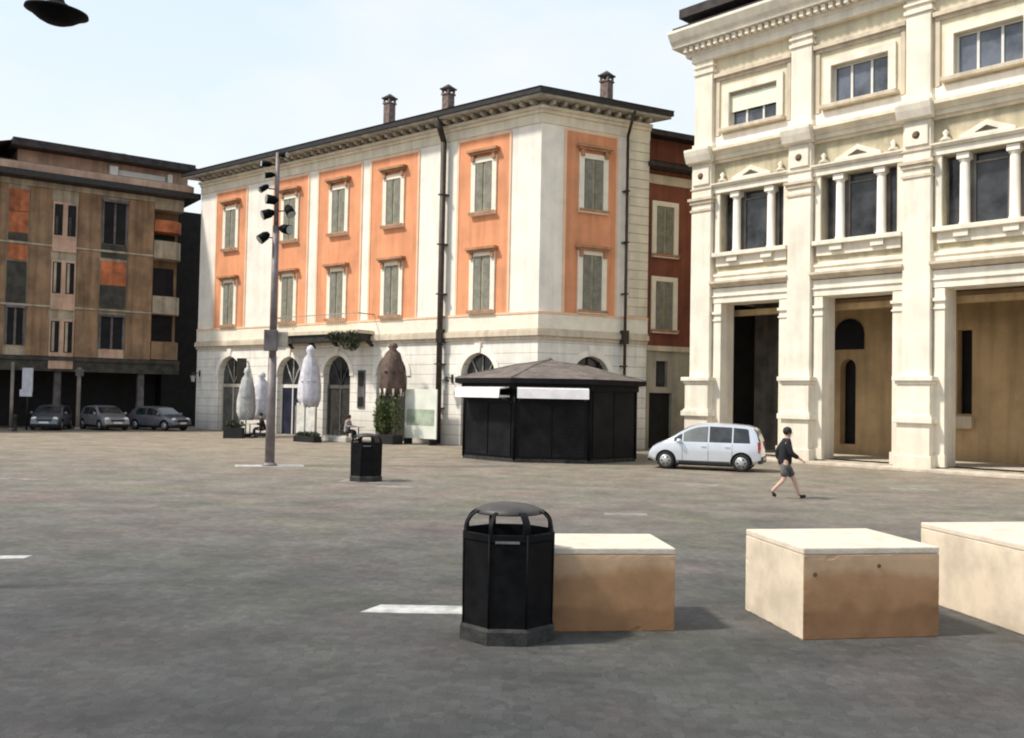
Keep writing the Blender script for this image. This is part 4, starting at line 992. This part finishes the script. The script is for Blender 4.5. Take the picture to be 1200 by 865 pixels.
# ================================================================== PEOPLE
def person(label, loc, rz, J, seated=False, top=None, bottom=None, long_legs=True, group=None, s=1.0):
    """J: dict of joints"""
    t = thing('person', label, 'person', loc, rz, group)
    order = ['pelvis', 'waist', 'chest', 'neck', 'jaw', 'crown']
    vs = [J[k] for k in order]; rad = [(.115, .095), (.105, .085), (.15, .11), (.058, .058), (.078, .088), (.085, .098)]
    es = [(i, i + 1) for i in range(5)]
    def chain(root, names, rs):
        prev = root
        for nme, r_ in zip(names, rs): vs.append(J[nme]); rad.append(r_); es.append((prev, len(vs) - 1)); prev = len(vs) - 1
    for sd in ('R', 'L'):
        chain(0, ['hip' + sd, 'knee' + sd, 'ankle' + sd, 'toe' + sd], [.105, .062, .042, .038])
        chain(2, ['sh' + sd, 'elbow' + sd, 'wrist' + sd, 'palm' + sd], [.062, .045, .03, (.036, .024)])
    def extra(bm):
        wb = B(); wb.bm.free(); wb.bm = bm
        for sd in ('R', 'L'):
            w_, p = Vector(J['wrist' + sd]), Vector(J['palm' + sd]); d = (p - w_).normalized()
            side = d.cross(Vector((0, 0, 1)) if abs(d.z) < .9 else Vector((1, 0, 0))).normalized(); up = d.cross(side)
            for i, ln in enumerate((.065, .078, .072, .055)):
                a = p + side * (-.027 + i * .018) + d * .015
                m_ = a + d * ln * .55 + up * .006; e_ = m_ + d * ln * .4 + up * .025
                wb.tube(a, m_, .0095, .0088, 8); wb.tube(m_, e_, .0088, .0065, 8)
            a = p - d * .03 - side * .03; m_ = a + d * .03 - side * .028; e_ = m_ + d * .035 - side * .004
            wb.tube(a, m_, .012, .0105, 8); wb.tube(m_, e_, .0105, .008, 8)
        # nose and ears
        c = Vector(J['crown']); j = Vector(J['jaw']); f = Vector((1, 0, 0)); mid_ = (c + j) / 2
        wb.tube(mid_ + f * .075 + Vector((0, 0, .012)), mid_ + f * .108 - Vector((0, 0, .015)), .010, .015, 8)
        for sy in (-1, 1): wb.tube(mid_ + Vector((-.005, sy * .07, 0)), mid_ + Vector((-.012, sy * .098, .004)), .03, .022, 8)
    body = link('body', skin_mesh('body', vs, es, rad, 0, [M['skin']], 2, extra), t)
    c = Vector(J['crown']); j = Vector(J['jaw']); mid_ = (c + j) / 2
    b = B()
    for sy in (-1, 1): b.lathe([(.001, -.01), (.011, 0), (.001, .01)], 8, (mid_.x + .083, mid_.y + sy * .032, mid_.z + .022))
    obj('eyes', b, M['black'], t)
    b = B(); b.tube((mid_.x + .088, mid_.y - .025, mid_.z - .05), (mid_.x + .088, mid_.y + .025, mid_.z - .05), .006, n=6); obj('mouth', b, M['trim'], t)
    b = B(); b.lathe([(.085, -.06), (.112, .0), (.113, .05), (.09, .1), (.045, .128), (.005, .135)], 18, (mid_.x - .022, mid_.y, mid_.z + .02)); obj('hair', b, M['hair'], t)
    # upper garment
    vs2 = [tuple(Vector(J['pelvis']) - Vector((0, 0, .10)))] + [J[k] for k in ('pelvis', 'waist', 'chest', 'neck')]; rad2 = [(.185, .165), (.19, .17), (.185, .165), (.20, .16), (.08, .08)]; es2 = [(0, 1), (1, 2), (2, 3), (3, 4)]
    for sd in ('R', 'L'):
        k = len(vs2); e_, w_ = Vector(J['elbow' + sd]), Vector(J['wrist' + sd])
        vs2 += [J['sh' + sd], J['elbow' + sd], tuple(e_ + (w_ - e_) * .9)]; rad2 += [.095, .078, .058]; es2 += [(3, k), (k, k + 1), (k + 1, k + 2)]
    link('jacket' if top is M['jacket'] else 'shirt', skin_mesh('garment', vs2, es2, rad2, 0, [top], 2), t)
    vs3 = [tuple(Vector(J['pelvis']) + Vector((0, 0, .0))), tuple(Vector(J['pelvis']) + Vector((0, 0, .12)))]; rad3 = [(.165, .15), (.155, .14)]; es3 = [(0, 1)]
    for sd in ('R', 'L'):
        h, k_, a_ = Vector(J['hip' + sd]), Vector(J['knee' + sd]), Vector(J['ankle' + sd]); k = len(vs3)
        if long_legs: vs3 += [tuple(h), tuple(k_), tuple(k_ + (a_ - k_) * .92)]; rad3 += [.125, .085, .07]; es3 += [(0, k), (k, k + 1), (k + 1, k + 2)]
        else: vs3 += [tuple(h), tuple(h + (k_ - h) * .92)]; rad3 += [.13, .105]; es3 += [(0, k), (k, k + 1)]
    link('trousers' if long_legs else 'shorts', skin_mesh('legs', vs3, es3, rad3, 0, [bottom], 2), t)
    for sd in ('R', 'L'):
        a_, to = Vector(J['ankle' + sd]), Vector(J['toe' + sd]); d = (to - a_); d.z *= .4
        vs4 = [tuple(a_ + Vector((0, 0, .0))), tuple(a_ - Vector((d.x * .25, 0, .045))), tuple(a_ + d * .6 - Vector((0, 0, .03))), tuple(to + d * .25)]
        link('shoe', skin_mesh('shoe', vs4, [(0, 1), (1, 2), (2, 3)], [.052, .058, .055, .042], 1, [M['black']], 2), t)
    return t
JW = dict(pelvis=(0, 0, .93), waist=(.01, 0, 1.12), chest=(.03, 0, 1.36), neck=(.05, 0, 1.52), jaw=(.075, 0, 1.61), crown=(.08, 0, 1.70),
          hipR=(0, -.09, .88), kneeR=(-.03, -.09, .49), ankleR=(-.34, -.09, .17), toeR=(-.24, -.09, .06),
          hipL=(0, .09, .88), kneeL=(.24, .09, .50), ankleL=(.38, .09, .10), toeL=(.52, .09, .07),
          shR=(.03, -.19, 1.42), elbowR=(.10, -.25, 1.15), wristR=(.32, -.24, 1.02), palmR=(.39, -.23, .98),
          shL=(.03, .19, 1.42), elbowL=(-.14, .25, 1.18), wristL=(-.12, .26, .94), palmL=(-.10, .26, .87))
person('person in black jacket and grey shorts striding right past the silver car', (6.93, 23.75, 0), R(-6), JW, top=M['jacket'], bottom=M['shorts'], long_legs=False)
JS = dict(pelvis=(0, 0, .50), waist=(.02, 0, .68), chest=(.06, 0, .92), neck=(.10, 0, 1.08), jaw=(.13, 0, 1.17), crown=(.14, 0, 1.26),
          hipR=(.03, -.09, .49), kneeR=(.44, -.12, .50), ankleR=(.42, -.12, .10), toeR=(.56, -.13, .05),
          hipL=(.03, .09, .49), kneeL=(.44, .12, .50), ankleL=(.48, .12, .10), toeL=(.62, .13, .05),
          shR=(.06, -.19, .98), elbowR=(.14, -.24, .73), wristR=(.36, -.17, .76), palmR=(.43, -.15, .77),
          shL=(.06, .19, .98), elbowL=(.14, .24, .73), wristL=(.36, .17, .76), palmL=(.43, .15, .77))
person('person in black sitting at the cafe next to the lamp post', (-13.35, 50.6, 0), R(195), JS, top=M['jacket'], bottom=M['trousers'])
person('person in pale shirt sitting on cafe chair left of the green planter', (-8.6, 49.3, 0), R(-20), JS, top=M['tshirt'], bottom=M['trousers'])

# ================================================================== CAFE FURNITURE
def chair(loc, rz, label):
    t = thing('cafe_chair', label, 'chair', loc, rz, 'dark cafe chairs')
    b = B(); b.box(-.22, .22, -.22, .22, .41, .45, bev=.01); obj('seat', b, M['black'], t)
    b = B(); b.box(-.235, -.2, -.2, .2, .55, .88, bev=.01); obj('backrest', b, M['black'], t)
    for sx in (-1, 1):
        for sy in (-1, 1):
            b = B(); b.tube((sx * .2, sy * .19, 0), (sx * .2, sy * .19, .41 if sx > 0 else .85), .015, n=6); obj('leg', b, M['black'], t)
def table(loc, label):
    t = thing('cafe_table', label, 'table', loc, 0, 'round cafe tables')
    b = B(); b.lathe([(.36, .72), (.36, .745)], 20); obj('table_top', b, M['soffit'], t)
    b = B(); b.tube((0, 0, .03), (0, 0, .72), .03, n=8); b.lathe([(.24, 0), (.22, .03)], 16); obj('table_base', b, M['black'], t)
chair((-13.3, 50.6, 0), R(195), 'dark cafe chair under the person in black')
chair((-8.65, 49.3, 0), R(-20), 'dark cafe chair under the person in pale shirt')
chair((-9.3, 50.6, 0), R(60), 'empty dark cafe chair in front of the wall sign')
table((-7.95, 49.1, 0), 'small round cafe table beside the green planter')
table((-14.0, 50.45, 0), 'small round cafe table beside the leftmost folded parasol')
def parasol(loc, h, r, z0, cloth, label, n=16, flare=1.0, tip=None):
    t = thing('folded_parasol', label, 'parasol', loc, rnd.uniform(0, 3), 'folded cafe parasols')
    b = B(); b.box(-.5, .5, -.5, .5, 0, .1, bev=.02); b.box(-.4, .4, -.4, .4, .1, .2, bev=.02); obj('base', b, M['black'], t)
    b = B(); b.tube((0, 0, .2), (0, 0, h - .2), .035, n=8); obj('pole', b, M['bin_edge'], t)
    wob = lambda i, z: .22 * (1 if i % 2 else -1) * (1 if z < h - .5 else .4) + .06 * math.sin(i * 2.1 + z * 3)
    b = B(); H = h - z0
    b.lathe([(r * .75, z0 + rnd.uniform(-.05, .05)), (r * flare, z0 + .15 * H), (r * .95, z0 + .35 * H), (r * .78, z0 + .6 * H), (r * .55, z0 + .78 * H), (r * .28, z0 + .86 * H), (r * .42, z0 + .91 * H), (r * .3, z0 + .97 * H), (.03, h)], n, wob=wob)
    obj('canopy', b, cloth, t)
    b = B(); b.lathe([(r * .93, z0 + .42 * H), (r * .93, z0 + .44 * H)], n); obj('tie_strap', b, cloth, t)
    if tip:
        b = B()
        for i in range(8):
            a = i * math.pi / 4; b.tube((r * .95 * math.cos(a), r * .95 * math.sin(a), z0 + .25), (r * 1.0 * math.cos(a), r * 1.0 * math.sin(a), z0 - .12), .07, .03, 6)
        obj('valance_tips', b, tip, t)
parasol((-14.35, 50.9, 0), 3.8, .42, .95, M['parasol_grey'], 'pale grey folded parasol, leftmost, in front of the far arch')
parasol((-13.95, 52.4, 0), 3.6, .52, .9, M['parasol'], 'white folded parasol close behind the lamp post')
parasol((-10.3, 47.9, 0), 4.9, .50, 1.7, M['parasol'], 'tall white folded parasol between the blue arch and the main portal')
parasol((-6.03, 47.3, 0), 5.1, .58, 2.5, M['parasol_brown'], 'taupe folded parasol rising out of the green planter', tip=M['frame'])
def planter(loc, rz, L_, W_, H_, mt, label, hz, n, lm, hh):
    t = thing('planter', label, 'planter', loc, rz)
    b = B(); b.box(-L_ / 2, L_ / 2, -W_ / 2, W_ / 2, 0, H_, bev=.02); obj('planter_box', b, mt, t)
    b = B(); b.box(-L_ / 2 + .04, L_ / 2 - .04, -W_ / 2 + .04, W_ / 2 - .04, H_ + .001, H_ + .01); obj('soil', b, M['door_dark'], t)
    p = B(); rg = random.Random(int(abs(loc[0]) * 97))
    for k in range(9):
        cx_ = rg.uniform(-L_ * .42, L_ * .42); hz_ = hh * rg.uniform(.45, 1.0)
        p.tube((cx_, 0, H_), (cx_ + rg.uniform(-.1, .1), rg.uniform(-.1, .1), H_ + hz_ * .8), .015, n=5, mi=1)
        p.leaves((cx_, 0, H_ + hz_ * .55), (L_ * .2, W_ * .6, hz_ * .5), n // 9, .075, 0, rg)
    obj('foliage', p, [lm, M['wood']], t)
planter((-6.15, 46.85, 0), AL, 1.5, .7, .45, M['black'], 'long black planter full of green shrubs below the taupe parasol', 0, 3600, M['leaf'], 1.9)
planter((-14.6, 49.6, 0), 0, 1.0, .5, .55, M['black'], 'low black planter with sparse dark plants in front of the leftmost parasol', 0, 500, M['leaf_dark'], .45)
planter((-10.2, 47.15, 0), AL, 1.6, .5, .3, M['black'], 'low black planter at the foot of the tall white parasol', 0, 500, M['leaf_dark'], .25)
t = thing('windbreak_screen', 'pale windbreak screen with grey posts beneath the tall white parasol', 'screen', (-10.35, 47.45, 0), AL)
b = B(); b.box(-.75, -.1, -.02, .02, .3, 1.95, bev=.01); b.box(-.02, .72, -.02, .02, .3, 1.7, bev=.01); obj('screen_panel', b, M['white_plastic'], t)
b = B()
for u in (-.8, -.06, .76): b.box(u - .04, u + .04, -.04, .04, 0, 1.8)
obj('screen_post', b, M['portico_grey'], t)
t = thing('low_barrier', 'low white barrier lying in front of the main portal', 'barrier', (-8.9, 48.0, 0), AL)
b = B(); b.box(-.9, .9, -.15, .15, 0, .28, bev=.04); obj('barrier_base', b, M['white_plastic'], t)
b = B(); b.box(-.8, .8, -.03, .03, .28, .34, bev=.01); obj('barrier_rail', b, M['soffit'], t)
t = thing('display_board', 'large pale display board with faded green picture beside the dark downpipe', 'board', (C[0] + DL[0] * -6.55 + nL.x * .9, C[1] + DL[1] * -6.55 + nL.y * .9, 0), AL)
b = B(); b.box(-1.1, 1.1, -.03, .03, .3, 2.75, bev=.01); bd = obj('board_panel', b, M['board'], t)
b = B(); b.box(-.95, .95, -.036, -.031, .95, 1.75); obj('printed_picture', b, M['board_green'], bd)
for u in (-.85, .85):
    b = B(); b.box(u - .05, u + .05, -.25, .25, 0, .3); obj('foot', b, M['black'], t)

# ================================================================== SIGNS AND POSTS by the apartment block
t = thing('sign_post', 'thin pale post with small white sign at left edge of the square', 'sign post', (-28.4, 53.4, 0), ABB)
b = B(); b.tube((0, 0, 0), (0, 0, 3.9), .09, n=10); b.lathe([(.15, 0), (.12, .15)], 10); obj('post', b, M['portico_grey'], t)
t = thing('notice_board', 'tall whitish hanging sign in the dark arcade beside the pale post', 'sign', (-28.0, 54.3, 0), 0)
b = B(); b.box(-.3, .3, -.05, .05, 2.2, 3.6, bev=.03); b.box(-.42, .28, -.045, .045, 1.95, 2.35, bev=.02); obj('sign_face', b, M['sign_white'], t)
b = B(); b.tube((.0, .06, 0), (.0, .06, 3.6), .05, n=8); obj('post', b, M['black'], t)
t = thing('bollard', 'short dark bollard below the whitish sign', 'bollard', (-27.9, 52.9, 0))
b = B(); b.lathe([(.14, 0), (.12, .06), (.1, .1), (.1, .75), (.13, .8), (.1, .9), (.02, .95)], 12); obj('bollard_body', b, M['black'], t)
t = thing('sign_post', 'slim grey post standing between the first two parked cars', 'sign post', (-25.35, 55.0, 0), ABB)
b = B(); b.tube((0, 0, 0), (0, 0, 3.7), .11, n=10); b.lathe([(.18, 0), (.14, .2)], 10); obj('post', b, M['portico_grey'], t)
b = B(); b.box(-.22, .22, -.12, -.10, 3.2, 3.6, bev=.01); obj('sign_face', b, M['pillar_grey'], t)

# ================================================================== PALE PAVING SLABS (flush)
def slab(pts, faint=True):
    b = B(); b.prism(pts, -.05, .005); tag(obj('paving_slab', b, M['slab_faint'] if faint else M['slab']), kind='structure')
slab([(-1.63, 10.45), (-.1, 10.45), (-.1, 10.85), (-1.45, 10.85)], False)
slab([(-8.95, 30.55), (-6.8, 31.1), (-7.0, 31.9), (-9.15, 31.35)], False)
slab([(-3.5, 24.6), (-2.45, 24.6), (-2.45, 25.1), (-3.5, 25.1)])
slab([(-4.7, 25.8), (-3.35, 25.8), (-3.35, 26.9), (-4.7, 26.9)])
slab([(-8.2, 13.0), (-6.85, 13.35), (-6.85, 13.6), (-8.2, 13.35)], False)
slab([(4.9, 27.0), (6.0, 26.8), (6.05, 27.3), (4.95, 27.5)])
slab([(10.9, 26.9), (12.2, 26.7), (12.3, 27.2), (11.0, 27.4)])
slab([(2.0, 19.7), (2.9, 19.7), (2.9, 20.0), (2.0, 20.0)])
slab([(-14.2, 24.6), (-12.3, 24.9), (-12.3, 25.2), (-14.2, 25.0)])

# ================================================================== LIGHT, SKY, CAMERA
S = Vector((-.972, -.23, 0)).normalized(); EL = R(52)
sd = Vector((S.x * math.cos(EL), S.y * math.cos(EL), math.sin(EL)))
sun = bpy.data.lights.new('sun', 'SUN'); sun.energy = 4.6; sun.angle = R(5); sun.color = (1, .94, .84)
so = bpy.data.objects.new('sun', sun); COL.objects.link(so); so.rotation_euler = (-sd).to_track_quat('-Z', 'Y').to_euler()
so.location = (-20, -10, 30)
w = bpy.data.worlds.new('World'); sc.world = w; w.use_nodes = True
N = w.node_tree.nodes; L = w.node_tree.links; bg = N['Background']; bg.inputs['Strength'].default_value = 0.1
sky = N.new('ShaderNodeTexSky'); sky.sky_type = 'NISHITA'; sky.sun_disc = False; sky.sun_elevation = EL
sky.sun_rotation = math.atan2(S.x, S.y) % (2 * math.pi); sky.dust_density = 2.5; sky.air_density = 1.0
tc = N.new('ShaderNodeTexCoord'); sp = N.new('ShaderNodeSeparateXYZ'); L.new(tc.outputs['Generated'], sp.inputs[0])
hz = N.new('ShaderNodeValToRGB'); e = hz.color_ramp.elements
e[0].position = 0.0; e[0].color = (.95, .98, 1.0, 1); e[1].position = .55; e[1].color = (.66, .81, .95, 1)
k = e.new(.2); k.color = (.86, .95, 1.0, 1); k = e.new(.36); k.color = (.78, .90, .985, 1)
L.new(sp.outputs['Z'], hz.inputs['Fac'])
cn = N.new('ShaderNodeTexNoise'); cn.inputs['Scale'].default_value = 2.3; cn.inputs['Detail'].default_value = 5; cn.inputs['Roughness'].default_value = .55
mp = N.new('ShaderNodeMapping'); mp.inputs['Scale'].default_value = (1, 1, 2.2); L.new(tc.outputs['Generated'], mp.inputs['Vector']); L.new(mp.outputs[0], cn.inputs['Vector'])
cr = N.new('ShaderNodeMapRange'); cr.inputs['From Min'].default_value = .45; cr.inputs['From Max'].default_value = .68; L.new(cn.outputs['Fac'], cr.inputs['Value'])
cm = N.new('ShaderNodeMix'); cm.data_type = 'RGBA'; L.new(cr.outputs[0], cm.inputs['Factor']); L.new(hz.outputs['Color'], cm.inputs['A']); cm.inputs['B'].default_value = (.95, .975, 1, 1)
sc10 = N.new('ShaderNodeVectorMath'); sc10.operation = 'SCALE'; sc10.inputs['Scale'].default_value = 11.8; L.new(cm.outputs['Result'], sc10.inputs[0])
mx = N.new('ShaderNodeMix'); mx.data_type = 'RGBA'; mx.inputs['Factor'].default_value = .82
L.new(sky.outputs['Color'], mx.inputs['A']); L.new(sc10.outputs[0], mx.inputs['B']); L.new(mx.outputs['Result'], bg.inputs['Color'])

p, r = R(1.77), R(1.1)
F = Vector((0, math.cos(p), math.sin(p))); U = Vector((0, -math.sin(p), math.cos(p))); X = Vector((1, 0, 0))
Rr = X * math.cos(r) + U * math.sin(r); Ur = -X * math.sin(r) + U * math.cos(r)
cam = bpy.data.cameras.new('camera'); cam.lens = 33.0; cam.sensor_width = 36; cam.clip_end = 3000; cam.clip_start = .1
co = bpy.data.objects.new('camera', cam); COL.objects.link(co)
m = Matrix.Identity(4)
for i in range(3): m[i][0] = Rr[i]; m[i][1] = Ur[i]; m[i][2] = -F[i]
m[2][3] = 2.4
co.matrix_world = m
sc.camera = co
sc.view_settings.view_transform = 'Standard'; sc.view_settings.look = 'None'; sc.view_settings.exposure = 0; sc.view_settings.gamma = 1
sc.cycles.use_denoising = True; sc.cycles.pixel_filter_type = 'BLACKMAN_HARRIS'; sc.cycles.filter_width = 2.0
